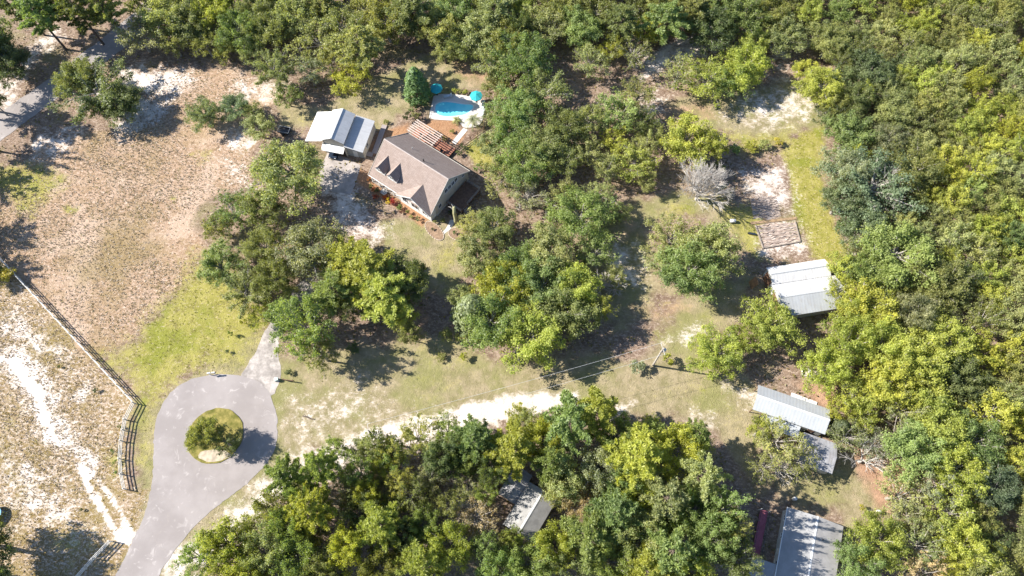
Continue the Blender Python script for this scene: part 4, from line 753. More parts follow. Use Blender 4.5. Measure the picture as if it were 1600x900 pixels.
# --- garage with a raised middle and a lean-to on either side
ga = R_(-12.7); gar = thing('garage', 'white metal roofed garage with raised middle and lean-to sides', 'garage', (-36.14, 88.9, 0), ga)
ROOFW = metal_roof('white_metal_roof', (0.86, 0.86, 0.86), (0.74, 0.73, 0.72), 'Y'); ROOFW_SHADE = metal_roof('white_metal_roof_shaded', (0.60, 0.61, 0.63), (0.50, 0.50, 0.52), 'Y')  # second: same white metal, darkened as shade for slopes facing away from sun
cw = 2.35; fy, by = -4.0, 3.8
v = [(x, y, z) for y in (fy+.25, by-.25) for x, z in ((-cw+.1, 0), (cw-.1, 0), (cw-.1, 4.3), (0, 5.35), (-cw+.1, 4.3))] + [(-cw+.1, fy+.25, 2.5), (cw-.1, fy+.25, 2.5)]
MB().add(v, [(10,11,2,3,4),(9,8,7,6,5),(1,6,7,2,11),(0,10,4,9,5)]).build('wall', TAN, gar)           # front open below the awning
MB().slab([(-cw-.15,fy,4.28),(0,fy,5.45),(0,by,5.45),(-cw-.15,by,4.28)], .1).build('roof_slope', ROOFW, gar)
MB().slab([(.002,fy,5.45),(cw+.15,fy,4.28),(cw+.15,by,4.28),(.002,by,5.45)], .1).build('roof_slope', ROOFW_SHADE, gar)
MB().bar((0,fy-.02,5.47),(0,by+.02,5.47),.3,.06).build('ridge_cap', GALV, gar)
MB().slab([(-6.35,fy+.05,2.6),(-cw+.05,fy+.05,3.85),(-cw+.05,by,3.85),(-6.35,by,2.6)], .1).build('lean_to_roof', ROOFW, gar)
MB().slab([(cw-.05,fy-.1,3.45),(6.3,fy-.1,2.6),(6.3,by+.4,2.6),(cw-.05,by+.4,3.45)], .1).build('lean_to_roof', ROOFW_SHADE, gar)
box('lean_to_wall', TAN, gar, 6.05, 6.2, fy+.3, by+.1, 0, 2.5); box('lean_to_wall', GREYSIDE, gar, cw, 6.05, fy+.3, fy+.45, 0, 2.55); box('lean_to_wall', TAN, gar, cw, 6.05, by-.1, by+.05, 0, 2.6); box('lean_to_wall', TAN, gar, -6.1, -cw+.1, by-.4, by-.25, 0, 2.6)
for yy in (fy+.3, 0, by-.35): box('post', WOOD, gar, -6.2, -6.05, yy-.07, yy+.07, 0, 2.55)
for xx in (-cw-.05, cw-.12): box('front_post', TAN, gar, xx, xx+.3, fy-.05, fy+.2, 0, 3.3)
MB().slab([(-cw-.1,fy-1.25,2.45),(cw+.05,fy-1.25,2.45),(cw+.05,fy+.22,2.95),(-cw-.1,fy+.22,2.95)], .08).build('awning', WHITE, gar)
window(gar, (6.2, -1.5, 1.6), 'x', .9, .9); door(gar, (4.3, fy+.3, .02), 'y', .95, 2.05, WHITE, -1)
def glp(x, y, z=0):
    c, s = math.cos(ga), math.sin(ga); return (-36.14 + x*c - y*s, 88.9 + x*s + y*c, z)
def car(label, loc, rz, m):
    o = thing('parked_car', label, 'car', loc, rz)
    pr = [(-2.2,.35),(-2.2,.85),(-1.9,1.0),(-1.2,1.02),(1.0,1.0),(2.0,.9),(2.2,.7),(2.2,.35)]
    MB().add([(x, s*.88, z) for s in (-1, 1) for x, z in pr], [tuple(range(8)), tuple(range(8,16))[::-1]] + [(i, 8+i, 8+(i+1)%8, (i+1)%8) for i in range(8)]).build('body', m, o)
    cb = [(-1.75,1.0),(-1.25,1.48),(.25,1.48),(1.0,1.0)]
    MB().add([(x, s*(.80 if z < 1.2 else .64), z) for s in (-1, 1) for x, z in cb], [(0,1,2,3),(7,6,5,4),(0,4,5,1),(1,5,6,2),(2,6,7,3)]).build('window', GLASS, o); box('roof', m, o, -1.22,.22,-.62,.62,1.475,1.515)
    for sx in (-1.35, 1.35):
        for sy in (-.86, .86):
            w = MB().tube([(sx, sy-.1, .33), (sx, sy+.1, .33)], [.33, .33], 14).build('wheel', RUBBER, o); MB().tube([(sx, sy-.11, .33), (sx, sy+.11, .33)], [.19, .19], 10).build('rim', GALV, w)
    for sy in (-.6, .6): box('headlight', WHITE, o, 2.15, 2.22, sy-.16, sy+.16, .66, .78)
car('dark car parked under the garage awning', glp(-.3, fy+.6), ga - math.pi/2, plain('blue_car_paint', (0.015, 0.03, 0.06), .3, .1, 1, 3, spec=.6, bmp=0))

# --- trailer by the field
tr_ = thing('utility_trailer', 'black open utility trailer parked beside the field below small oaks', 'trailer', at(447, 207), R_(-12))
box('bed', BLACK, tr_, -1.4,1.0,-.75,.75,.5,.58)
for yy in (-.75, .75): MB().bar((-1.4,yy,1.0),(1.0,yy,1.0),.06,.06).build('rail', GALV, tr_); box('side_panel', plain('navy_panel', (.03,.045,.09), .6, .2), tr_, -1.4, 1.0, yy-.02, yy+.02, .6, .96)
for xx in (-1.4, 1.0): MB().bar((xx,-.75,1.0),(xx,.75,1.0),.06,.06).build('rail', GALV, tr_)
for yy in (-.95, .95):
    w = MB().tube([(-.3,yy-.1,.34),(-.3,yy+.1,.34)], [.34,.34], 12).build('wheel', RUBBER, tr_); box('fender', BLACK, tr_, -.75, .15, yy-.14, yy+.14, .72, .76)
for s in (-.5, .5): MB().bar((1.0, s, .52), (2.3, 0, .5), .07, .07).build('tongue', BLACK, tr_)
MB().tube([(2.3,0,.0),(2.3,0,.55)], [.04,.04], 6).build('jack', GALV, tr_)

# --- twin-roofed barn
ba = R_(9.3); barn = thing('barn', 'twin-roofed white and grey metal barn beside the garden plot', 'barn', at(0, 0), ba); barn.location = (0, 0, 0)
BW = metal_roof('barn_white_roof', (0.80, 0.79, 0.78), (0.62, 0.60, 0.58), 'X'); BG = metal_roof('barn_grey_roof', (0.50, 0.52, 0.54), (0.44, 0.43, 0.42), 'X'); BG2 = metal_roof('barn_grey_roof_back', (0.55, 0.56, 0.58), (0.40, 0.38, 0.36), 'X')
gable_walls(57.2, 68.4, 44.9, 48.1, 2.9, 3.8, 46.5).build('wall', GREYSIDE, barn); gable_roof(barn, 57, 68.6, 44.75, 48.3, 2.95, 2.95, 3.95, 46.5, BW, cap=GALV)
gable_walls(57.1, 69.1, 38.4, 44.6, 2.85, 4.1, 41.5).build('wall', GREYSIDE, barn); gable_roof(barn, 56.9, 69.4, 38.1, 44.7, 2.9, 2.9, 4.25, 41.5, BG, BG2, cap=GALV)
box('barn_door', RUST, barn, 57.0, 57.1, 39.6, 43.3, 0, 2.6); box('barn_door', RUST, barn, 57.1, 57.2, 45.3, 47.6, 0, 2.6)
for yy in (45.2, 47.8): box('post', WOOD, barn, 68.45, 68.58, yy-.06, yy+.06, 0, 2.9)
wp = thing('plywood_sheet', 'orange-brown board leaning on the left end of the barn', 'board', (46.6, 54.6, 0), ba); MB().add([(-.7,-.8,0),(-.7,.8,0),(0,.8,2.3),(0,-.8,2.3),(-.62,-.8,0),(-.62,.8,0),(.08,.8,2.3),(.08,-.8,2.3)], [(0,1,2,3),(7,6,5,4),(0,4,5,1),(3,2,6,7),(0,3,7,4),(1,5,6,2)]).build('board', plain('plywood', (.33,.19,.10), .8, .3), wp)

# --- long metal shed and square shed
sa = R_(-20.4); shed = thing('shed', 'long blue-grey metal shed with open left end', 'shed', (0, 0, 0), sa)
SG = metal_roof('shed_roof', (0.47, 0.50, 0.53), (0.52, 0.52, 0.52), 'X'); SG2 = metal_roof('shed_roof_back', (0.42, 0.44, 0.46), (0.42, 0.42, 0.42), 'X')
gable_walls(31.6, 41.3, 42.5, 46.8, 2.7, 3.65, 44.7).build('wall', GREYSIDE, shed); gable_roof(shed, 29, 41.6, 42.3, 47.0, 2.8, 2.8, 3.8, 44.7, SG, SG2, cap=WHITE)
for xx in (29.2, 31.5):
    for yy in (42.6, 46.7): box('post', BROWNWOOD, shed, xx-.07, xx+.07, yy-.07, yy+.07, 0, 2.7)
MB().slab([(31.6,40.2,2.2),(37.5,40.2,2.2),(37.5,42.25,2.6),(31.6,42.25,2.6)], .08).build('lean_to_roof', SG, shed)
for xx in (31.8, 34.5, 37.3): box('lean_to_post', BROWNWOOD, shed, xx-.06, xx+.06, 40.3, 40.42, 0, 2.12)
door(shed, (39.5, 42.5, 0), 'y', 1.0, 2.0, BROWNWOOD, -1)
sq = thing('shed', 'square shed with weathered grey roof below the long metal shed', 'shed', (0, 0, 0), sa)
WR = metal_roof('weathered_roof', (0.40, 0.40, 0.42), (0.25, 0.23, 0.22), 'X', .3)
gable_walls(38.5, 43.6, 36.4, 41.2, 2.6, 3.3, 38.9).build('wall', TAN, sq); gable_roof(sq, 38.2, 43.9, 36.1, 41.5, 2.65, 2.65, 3.4, 38.9, WR); door(sq, (43.6, 38.5, 0), 'x', .95, 2.0, WHITE); window(sq, (41, 36.4, 1.5), 'y', .8, .8, out=-1)
mw = thing('riding_mower', 'small dark riding mower under the open end of the long shed', 'mower', at(1188, 655), R_(30)); box('deck', BLACK, mw, -.6,.5,-.5,.5,.15,.4); MB().prism(smooth_poly([(.1,-.3),(.9,-.28),(.9,.28),(.1,.3)],1), .35, .8).build('hood', plain('mower_green', (.04,.10,.05), .4, .2), mw); box('seat', BLACK, mw, -.5,-.1,-.25,.25,.55,.65); box('seat_back', BLACK, mw, -.55,-.48,-.25,.25,.6,1.0)
for sx, rr in ((-.45,.28),(.65,.2)):
    for sy in (-.5,.5): MB().tube([(sx,sy-.09,rr),(sx,sy+.09,rr)], [rr,rr], 12).build('wheel', RUBBER, mw)
MB().tube([(.2,0,.75),(.05,0,1.0)], [.03,.03], 6).build('steering_column', BLACK, mw)
# white boards and boat behind the shed
for k, (a, b) in enumerate((((1236, 617), (1276, 632)), ((1240, 619), (1258, 624)))):
    o = thing('white_board', ('long white board lying behind the long shed', 'short white board on top of the long white board')[k], 'board'); MB().bar(at(*a, .12 + .11*k), at(*b, .12 + .11*k), .9 - .4*k, .1).build('board', WHITE, o)
bt = thing('boat', 'small white open boat on the dirt behind the long shed', 'boat', at(1270, 585), R_(-8))
sec = [(-2.1,.55,.0),(-1.2,.72,0),(0,.76,0),(1.2,.62,.02),(2.0,.22,.12)]; vs, fs = [], []
for x_, w_, z_ in sec: vs += [(x_,-w_,.55+z_),(x_,-w_*.75,.1+z_),(x_,w_*.75,.1+z_),(x_,w_,.55+z_)]
for i in range(4):
    for j in range(3): fs.append((i*4+j, i*4+j+1, i*4+4+j+1, i*4+4+j))
fs.append((3,2,1,0)); MB().add(vs, fs).build('hull', plain('boat_inside', (.52,.46,.38), .7, .25), bt)
for s in (0, 3): MB().tube([vs[i*4+s] for i in range(5)], [.055]*5, 6).build('gunwale', WHITE, bt)
MB().bar((-2.1,-.55,.55),(-2.1,.55,.55),.08,.08).build('transom', WHITE, bt); box('seat', WHITE, bt, -.9,-.55,-.66,.66,.38,.43); box('seat', WHITE, bt, .5,.8,-.6,.6,.38,.43)

# --- double-wide home, bottom right
ma = R_(70.6); mh = thing('mobile_home', 'double-wide home with grey roof in the bottom right corner', 'house', (0, 0, 0), ma)
MR = plain('home_roof', (0.34, 0.34, 0.345), .85, .14, .5, 5); MR2 = plain('home_roof_right', (0.34, 0.33, 0.33), .85, .16, .6, 5)
gable_walls(10.8, 27.3, -47.2, -38.6, 2.9, 3.55, -43.0).build('wall', plain('home_siding', (.62,.62,.60), .7, .08), mh); gable_roof(mh, 10.5, 27.5, -47.4, -38.4, 2.95, 2.95, 3.7, -43.0, MR2, MR, cap=plain('ridge_pale', (.66,.66,.66), .6, .1))
MB().tube([(24.2,-44.3,3.3),(24.2,-44.3,3.85)], [.09,.09], 8).build('vent_stack', BLACK, mh)
box('gutter', WHITE, mh, 10.5, 27.5, -38.38, -38.25, 2.8, 2.92)
for xx in (14, 18.5, 23, 26): window(mh, (xx, -38.6, 1.9), 'y', .9, 1.1)
for xx in (14, 18.5, 23): window(mh, (xx, -47.2, 1.9), 'y', .9, 1.1, out=-1)
for yy in (-45, -41): window(mh, (27.3, yy, 1.9), 'x', .9, 1.1)
door(mh, (20.5, -38.6, .7), 'y', .95, 2.0)
MB().slab([(11,-38.3,2.75),(18.2,-38.3,2.75),(18.2,-34.5,2.45),(11,-34.5,2.45)], .08).build('porch_roof', MR, mh)
for xx in (11.3, 14.7, 18.0): box('porch_post', WHITE, mh, xx-.06, xx+.06, -34.7, -34.58, 0, 2.4)
rp = thing('boardwalk', 'narrow maroon wooden boardwalk left of the double-wide home', 'boardwalk', (0, 0, 0), ma); PK = plain('maroon_plank', (.42, .13, .17), .8, .2, 2, 8)
for k in range(27): box('plank', PK, rp, 18.4 + k*.29, 18.66 + k*.29, -36.1, -34.85, .62, .68)
for yy in (-36.15, -34.8):
    for k in range(5): box('post', WHITE if k > 3 else WOOD, rp, 18.5 + k*1.9, 18.6 + k*1.9, yy-.05, yy+.05, 0, 1.55)
    MB().bar((18.4, yy, 1.5), (26.3, yy, 1.5), .05, .05).build('rail', BLACK, rp)
box('joist', BROWNWOOD, rp, 18.4, 26.2, -36.0, -34.95, .35, .615)
# --- cottage in the bottom grove
ca = R_(57.5); ct = thing('cottage', 'small pale-roofed cottage half hidden in the bottom grove', 'house', (0, 0, 0), ca)
CR = plain('cottage_roof', (0.33, 0.325, 0.32), .85, .2, .7, 4)
gable_walls(8.6, 15.8, 1.75, 6.6, 2.85, 3.85, 4.0).build('wall', GREYSIDE, ct); gable_roof(ct, 8.2, 16.1, 1.45, 6.9, 2.95, 2.9, 4.0, 4.0, CR, CR, cap=WHITE)
gable_walls(12.0, 17.0, 7.0, 10.0, 2.3, 2.75, 8.5).build('wing_wall', GREYSIDE, ct); gable_roof(ct, 11.8, 17.3, 6.92, 10.3, 2.42, 2.35, 2.85, 8.5, WR, name='wing_roof_slope')
window(ct, (10, 1.75, 1.6), 'y', .9, 1.0, out=-1); window(ct, (14, 1.75, 1.6), 'y', .9, 1.0, out=-1); door(ct, (8.6, 4.0, .1), 'x', .95, 2.0, BROWNWOOD, -1)
MB().bar((8.16,1.4,2.86),(8.16,4,3.9),.05,.16).build('barge_board', WHITE, ct); MB().bar((8.16,4,3.9),(8.16,6.95,2.82),.05,.16).build('barge_board', WHITE, ct)

# ---------------------------------------------------------------- swimming pool
def cp(pts): return [at(620 + x/6.43, 110 + y/6.43)[:2] for x, y in pts]
pool = thing('swimming_pool', 'oval turquoise swimming pool with white concrete deck', 'pool')
wat = smooth_poly(cp([(386,372),(388,425),(425,455),(500,466),(600,460),(695,446),(745,408),(772,370),(752,343),(680,346),(600,332),(500,318),(430,326),(395,346)]), 2)
dk = smooth_poly(cp([(372,240),(560,240),(700,256),(810,278),(876,300),(882,400),(866,505),(806,575),(650,580),(640,512),(560,507),(325,492),(326,440),(352,340)]), 1)
DECKM = plain('pool_concrete', (0.66, 0.62, 0.58), .85, .07, .6, 4)
WB = plain('pool_floor', (0.10, 0.60, 0.66), .6, .12, .5, 2, c2=(.16,.66,.72), bmp=0)
# deck as a ring round the water
n = 96
def resample(pl, n):
    c = Vector((sum(p[0] for p in pl)/len(pl), sum(p[1] for p in pl)/len(pl))); return c
cw_ = resample(wat, n)
def ray(pl, a):
    d = Vector((math.cos(a), math.sin(a))); best = 0
    for i in range(len(pl)):
        p, q = Vector(pl[i]) - cw_, Vector(pl[(i+1) % len(pl)]) - cw_; e = q - p; den = d.x*e.y - d.y*e.x
        if abs(den) < 1e-9: continue
        t = (p.x*e.y - p.y*e.x)/den; u = (p.x*d.y - p.y*d.x)/den
        if t > 0 and -1e-6 <= u <= 1+1e-6: best = max(best, t)
    return best
ang = [2*math.pi*i/n for i in range(n)]
inn = [cw_ + Vector((math.cos(a), math.sin(a)))*ray(wat, a) for a in ang]; cop = [cw_ + Vector((math.cos(a), math.sin(a)))*(ray(wat, a)+.3) for a in ang]; out = [cw_ + Vector((math.cos(a), math.sin(a)))*ray(dk, a) for a in ang]
def annulus(A, B, z, zb):
    mb = MB(); vs = [(p.x,p.y,z) for p in A] + [(p.x,p.y,z) for p in B] + [(p.x,p.y,zb) for p in A] + [(p.x,p.y,zb) for p in B]; N_ = len(A)
    return mb.add(vs, [(i,N_+i,N_+(i+1)%N_,(i+1)%N_) for i in range(N_)] + [(i,(i+1)%N_,2*N_+(i+1)%N_,2*N_+i) for i in range(N_)] + [(N_+(i+1)%N_,N_+i,3*N_+i,3*N_+(i+1)%N_) for i in range(N_)])
annulus(cop, out, .10, 0).build('deck', DECKM, pool); annulus(inn, cop, .13, -.1).build('coping', plain('pool_coping', (.78,.78,.76), .7, .05), pool)
MB().prism([tuple(p) for p in inn], .012, .02).build('basin', WB, pool)
wm, nt, b = nmat('pool_water'); wc = coords(nt); link(nt, mixc(nt, ramp(nt, noise(nt, wc, .25, 2), .35, .65), (.10, .54, .62), (.20, .68, .74)), b.inputs['Base Color']); b.inputs['Roughness'].default_value = .06; b.inputs['IOR'].default_value = 1.33
bump(nt, b, noise(nt, wc, 2.5, 3), .2, .03)
MB().add([(p.x, p.y, .085) for p in inn], [tuple(range(n))]).build('water', wm, pool)
pw = MB().prism([at(*q)[:2] for q in ((724, 200), (731, 203), (712, 226), (706, 222))], 0, .04).build('path', DECKM); tag(pw, 'straight white concrete path from the pool to the back deck', kind='structure')
def umbrella(px, py, label):
    o = thing('patio_umbrella', label, 'umbrella', at(px, py, 2.35)[:2] + (0,)); n = 8; mb = MB(); mb.add([(0,0,2.7)] + [(1.4*math.cos(6.283*i/n),1.4*math.sin(6.283*i/n),2.15) for i in range(n)] + [(.75*math.cos(6.283*(i+.5)/n),.75*math.sin(6.283*(i+.5)/n),2.37) for i in range(n)], [])
    for i in range(n): mb.f += [(0,1+i,9+i),(0,9+i,1+(i+1)%n),(1+i,1+(i+1)%n,9+i)]
    mb.build('canopy', TEAL, o)
    for i in range(n):
        a = 6.283*i/n; MB().add([(1.4*math.cos(a),1.4*math.sin(a),2.15),(1.4*math.cos(a+.785),1.4*math.sin(a+.785),2.15),(1.42*math.cos(a+.785),1.42*math.sin(a+.785),1.98),(1.42*math.cos(a),1.42*math.sin(a),1.98)], [(0,1,2,3)]).build('valance', TEAL, o)
        MB().bar((.1*math.cos(a),.1*math.sin(a),2.62),(1.38*math.cos(a),1.38*math.sin(a),2.13),.02,.02).build('rib', GALV, o)
    MB().tube([(0,0,0),(0,0,2.78)], [.03,.02], 8).build('pole', GALV, o); MB().tube([(0,0,0),(0,0,.12)], [.3,.25], 14).build('base', BLACK, o)
    return o
umbrella(681.4, 137, 'teal patio umbrella at the back left of the pool, beside the evergreen'); umbrella(744, 148.5, 'teal patio umbrella at the back right corner of the pool')
def table(px, py, label):
    o = thing('patio_table', label, 'table', at(px, py)[:2] + (.1,)); mb = MB(); mb.tube([(0,0,.7),(0,0,.74)], [.55,.55], 20).build('tabletop', WHITE, o)
    for a in (0, 1.57, 3.14, 4.71): MB().tube([(.4*math.cos(a),.4*math.sin(a),0),(.32*math.cos(a),.32*math.sin(a),.7)], [.02,.02], 6).build('leg', WHITE, o)
table(686, 146, 'round white table near the back left umbrella'); table(748, 158, 'round white table below the back right umbrella')
def lounger(px, py, rz, label):
    o = thing('pool_lounger', label, 'lounger', at(px, py)[:2] + (.1,), rz); box('frame', WHITE, o, -.95,.95,-.33,.33,.28,.33); box('mattress', plain('lounger_pad', (.55,.62,.66), .8, .1), o, -.95,.25,-.3,.3,.335,.40)
    MB().add([(.25,-.3,.34),(.25,.3,.34),(.92,.3,.8),(.92,-.3,.8),(.25,-.3,.40),(.25,.3,.40),(.88,.3,.86),(.88,-.3,.86)], [(0,1,2,3),(7,6,5,4),(0,4,5,1),(1,5,6,2),(2,6,7,3),(3,7,4,0)]).build('backrest', plain('lounger_pad', (.55,.62,.66)), o)
    for a in (-.85,.85):
        for c in (-.28,.28): box('leg', WHITE, o, a-.03, a+.03, c-.03, c+.03, 0, .28)
lounger(755, 166, R_(80), 'pale lounger on the right side of the pool deck'); lounger(754, 178, R_(75), 'pale lounger at the lower right of the pool deck'); lounger(700, 152, R_(10), 'pale lounger in shade on the back of the pool deck')
# pool fences: each post and rail a piece
def fence(name, label, px, hgt, rails, m, step=2.4, pw=.09, rw=.04, rh=.13, zpx=0, cat='fence'):
    o = thing(name, label, cat); pts = [Vector(at(x, y, zpx)[:2]) for x, y in px]; P_ = []
    for i in range(len(pts)-1):
        a, b = pts[i], pts[i+1]; n = max(1, round((b-a).length/step))
        for k in range(n): P_.append(a.lerp(b, k/n))
    P_.append(pts[-1])
    pm = MB().box(-pw/2,pw/2,-pw/2,pw/2,-.05,hgt).mesh('post', m)
    for p in P_: e = link_obj('post', pm, o); e.location = (p.x, p.y, 0)
    for i in range(len(P_)-1):
        for z in rails: a, b = P_[i], P_[i+1]; MB().bar((a.x,a.y,z),(b.x,b.y,z),rw,rh).build('rail', m, o)
    return o
fence('pool_fence', 'dark metal fence along the left side of the pool', [(671, 144), (660, 190)], 1.3, (.2,.45,.7,.95,1.22), BLACK, 1.8, .07, .03, .05)
fence('pool_fence', 'dark metal fence from the back deck to the palm', [(712, 236), (724, 226), (757, 203)], 1.25, (.3,.75,1.18), BROWNWOOD, 1.9, .1, .05, .1)
fence('pool_fence', 'dark metal fence along the right side of the pool', [(757, 203), (759, 180), (758, 150)], 1.25, (.2,.45,.7,.95,1.18), BLACK, 1.8, .07, .03, .05)
fence('pool_fence', 'dark metal fence behind the pool', [(671, 144), (700, 143), (730, 146), (758, 150)], 1.2, (.3,.7,1.1), BLACK, 2.0, .07, .03, .04)
sc_ = thing('garden_screen', 'dark garden screen on posts at the right end of the pool', 'screen', at(767, 172), R_(-3)); 
for xx in (-1.1, 1.1): box('post', BROWNWOOD, sc_, xx-.06, xx+.06, -.06, .06, 0, 2.3)
MB().bar((-1.6,0,2.3),(1.6,0,2.3),.1,.12).build('beam', BROWNWOOD, sc_); box('panel', plain('dark_mesh', (.035,.05,.03), .9, .3), sc_, -1.02, 1.02, -.02, .02, .15, 2.15)
def palm(px, py, h, nf, ln, c, label, name='palm'):
    o = thing(name, label, 'palm', at(px, py), random.uniform(0, 6)); MB().tube([(0,0,-.1),(0.03,0,h*.5),(0,.03,h)], [.2,.17,.15], 8).build('trunk', BARK, o)
    mb = MB(); r = random.Random(int(px))
    for k in range(nf):
        a = 6.283*k/nf + r.uniform(-.2,.2); up = r.uniform(.2,.95); pts = []
        for t in np.linspace(0, 1, 7): pts.append(Vector((math.cos(a)*ln*t, math.sin(a)*ln*t, h + ln*(up*t - .9*t*t))))
        sd_ = Vector((-math.sin(a), math.cos(a), 0))
        for i in range(6):
            for s in (-1, 1):
                for q in (0, .5):
                    p = pts[i].lerp(pts[i+1], q); e = p + sd_*s*ln*.28*(1-i/8) + (pts[i+1]-pts[i])*.9 + Vector((0,0,-.08)); mb.add([p, p+(pts[i+1]-pts[i])*.35, e], [(0,1,2)])
    f = mb.build('fronds', LEAF, o); f.color = (*PAL[c], 1); ta = f.data.attributes.new('tint', 'FLOAT', 'POINT'); ta.data.foreach_set('value', np.repeat(rng.random(len(f.data.vertices)//3), 3).astype(np.float32))
palm(741, 196, 2.0, 20, 2.1, 'g', 'pale feather palm at the lower right of the pool'); palm(714, 190, .5, 22, 1.3, 'l', 'low spiky palm at the bottom edge of the pool')
for i, (px, py, r, h, c, nm) in enumerate(((648,182,9,2.2,'g','pale grey-green bush left of the pool fence'),(636,182,8,2.0,'k','very dark bush left of the pergola'),(644,170,8,1.8,'t','blue-green bush below the columnar evergreen'),(709,142,6,1.0,'y','leftmost yellow-green bush in the row behind the pool'),(718,143,6,1.0,'l','middle pale bush in the row behind the pool'),(727,145,6,1.1,'y','rightmost yellow-green bush in the row behind the pool'),
     (693,217,6,1.0,'d','dark bush on the mulch beside the pergola'),(706,206,5,.8,'o','olive bush on the mulch below the pool'),(724,230,7,1.3,'k','dark bush at the end of the back deck'),(716,240,7,1.2,'d','dark olive bush at the back corner of the house'),(746,262,8,1.4,'m','mid green bush behind the right end of the house'),(757,258,9,1.6,'l','pale bush beside the green patch behind the house'),(772,128,10,2,'l','pale bush behind the pool on the tan grass'),(604,190,6,.9,'o','olive bush behind the boardwalk'))):
    plant(px, py, r, h, 'B', c, nm)

# ---------------------------------------------------------------- rail fences, pole, wires
fence('rail_fence', 'long pale wooden rail fence across the field at left', [(-60, 338), (0, 402), (212, 631)], 1.45, (.45,.9,1.36), WOODPALE, 2.45, .16, .06, .17)
fence('rail_fence', 'curved pale rail fence beside the cul-de-sac', [(212, 631), (199, 657), (193, 690), (191, 718), (193, 742), (198, 765)], 1.45, (.45,.9,1.36), WOODPALE, 2.45, .16, .06, .17)
fence('rail_fence', 'short pale rail fence piece at the bottom left beside the road', [(176, 846), (150, 873), (122, 905), (95, 940)], 1.45, (.45,.9,1.36), WOODPALE, 2.45, .16, .06, .17)
pole_b = at(1020, 571); pole = thing('utility_pole', 'weathered utility pole with transformer and crossarm on the lawn', 'utility pole', pole_b)
GP = plain('pole_wood', (.46, .42, .37), .9, .2, 1, 8)
MB().tube([(0,0,-.2),(0,0,9.6)], [.19,.14], 10).build('shaft', GP, pole); MB().bar((-.25,1.1,9.2),(.25,-1.1,9.2),.11,.13).build('crossarm', GP, pole)
tf = MB().tube([(.42,.05,7.75),(.42,.05,7.8),(.42,.05,8.75),(.42,.05,8.85)], [.2,.3,.3,.12], 14).build('transformer', GALV, pole); MB().tube([(.42,.05,8.8),(.42,.05,9.05)], [.05,.04], 6).build('bushing', WHITE, tf)
for s in (-1, 1): MB().tube([(-.22*s,1.0*s,9.26),(-.22*s,1.0*s,9.45)], [.06,.05], 8).build('insulator', WHITE, pole)
p2 = at(575, 672, 9.4); pole2 = thing('utility_pole', 'second utility pole standing among the trees below the sand track', 'utility pole', (p2[0], p2[1], 0)); MB().tube([(0,0,-.2),(0,0,9.6)], [.19,.14], 10).build('shaft', GP, pole2); MB().bar((-.25,1.1,9.2),(.25,-1.1,9.2),.11,.13).build('crossarm', GP, pole2)
WIRE = plain('wire', (.55,.56,.57), .5, .1)
for dy, dz, nm in ((1.0, 9.45, 'upper power wire running left from the utility pole'), (-1.0, 9.45, 'lower power wire running left from the utility pole')):
    a = Vector(pole_b) + Vector((-.22*dy, dy, dz)); b = Vector((p2[0]-.22*dy, p2[1]+dy, dz)); pts = []
    for t in np.linspace(0, 1, 15): q = a.lerp(b, t); q.z -= 3.2*t*(1-t); pts.append(q)
    tag(MB().tube(pts, [.02]*15, 5).build('power_wire', WIRE), nm, 'wire')

# ---------------------------------------------------------------- small things
def mailbox(px, py, rz, label, n=1):
    o = thing('mailbox', label, 'mailbox', at(px, py), rz); box('post', WHITE, o, -.06,.06,-.06,.06,0,1.05)
    pr = [(-.13,0),(.13,0),(.13,.16),(.08,.25),(-.08,.25),(-.13,.16)]; MB().add([(y, x, 1.06+z) for y in (-.3,.3) for x, z in pr], [tuple(range(6)), tuple(range(6,12))[::-1]] + [(i,6+i,6+(i+1)%6,(i+1)%6) for i in range(6)]).build('box', WHITE, o); box('flag', RUST, o, -.05,.1,.135,.15,1.2,1.32)
mailbox(330, 586, R_(10), 'left white mailbox at the top edge of the cul-de-sac'); mailbox(337, 585, R_(10), 'right white mailbox at the top edge of the cul-de-sac')
nb = thing('utility_box', 'pale blue utility box beside the driveway mouth', 'utility box', at(433, 594), R_(15)); box('cabinet', plain('pale_box', (.55,.68,.66), .6, .1), nb, -.3,.3,-.25,.25,0,.7); box('lid', plain('pale_box2', (.60,.72,.70), .6, .1), nb, -.33,.33,-.28,.28,.7,.76)
sg = thing('yard_sign', 'low wooden sign board on posts right of the driveway mouth', 'sign', at(452, 596), R_(-8)); box('board', BROWNWOOD, sg, -1.0,1.0,-.05,.05,.5,1.0); box('post', BROWNWOOD, sg, -.95,-.85,.051,.15,0,1.05); box('post', BROWNWOOD, sg, .85,.95,.051,.15,0,1.05)
lg = thing('log', 'lone brown log lying on the lawn right of the cul-de-sac', 'log', at(482, 653), R_(-17)); MB().tube([(-1.1,0,.1),(-.3,.06,.12),(.4,-.02,.11),(1.1,.05,.1)], [.1,.13,.12,.08], 8).build('trunk', BARK, lg); MB().tube([(-.3,.06,.15),(-.9,.35,.35)], [.05,.02], 5).build('branch', BARK, lg)
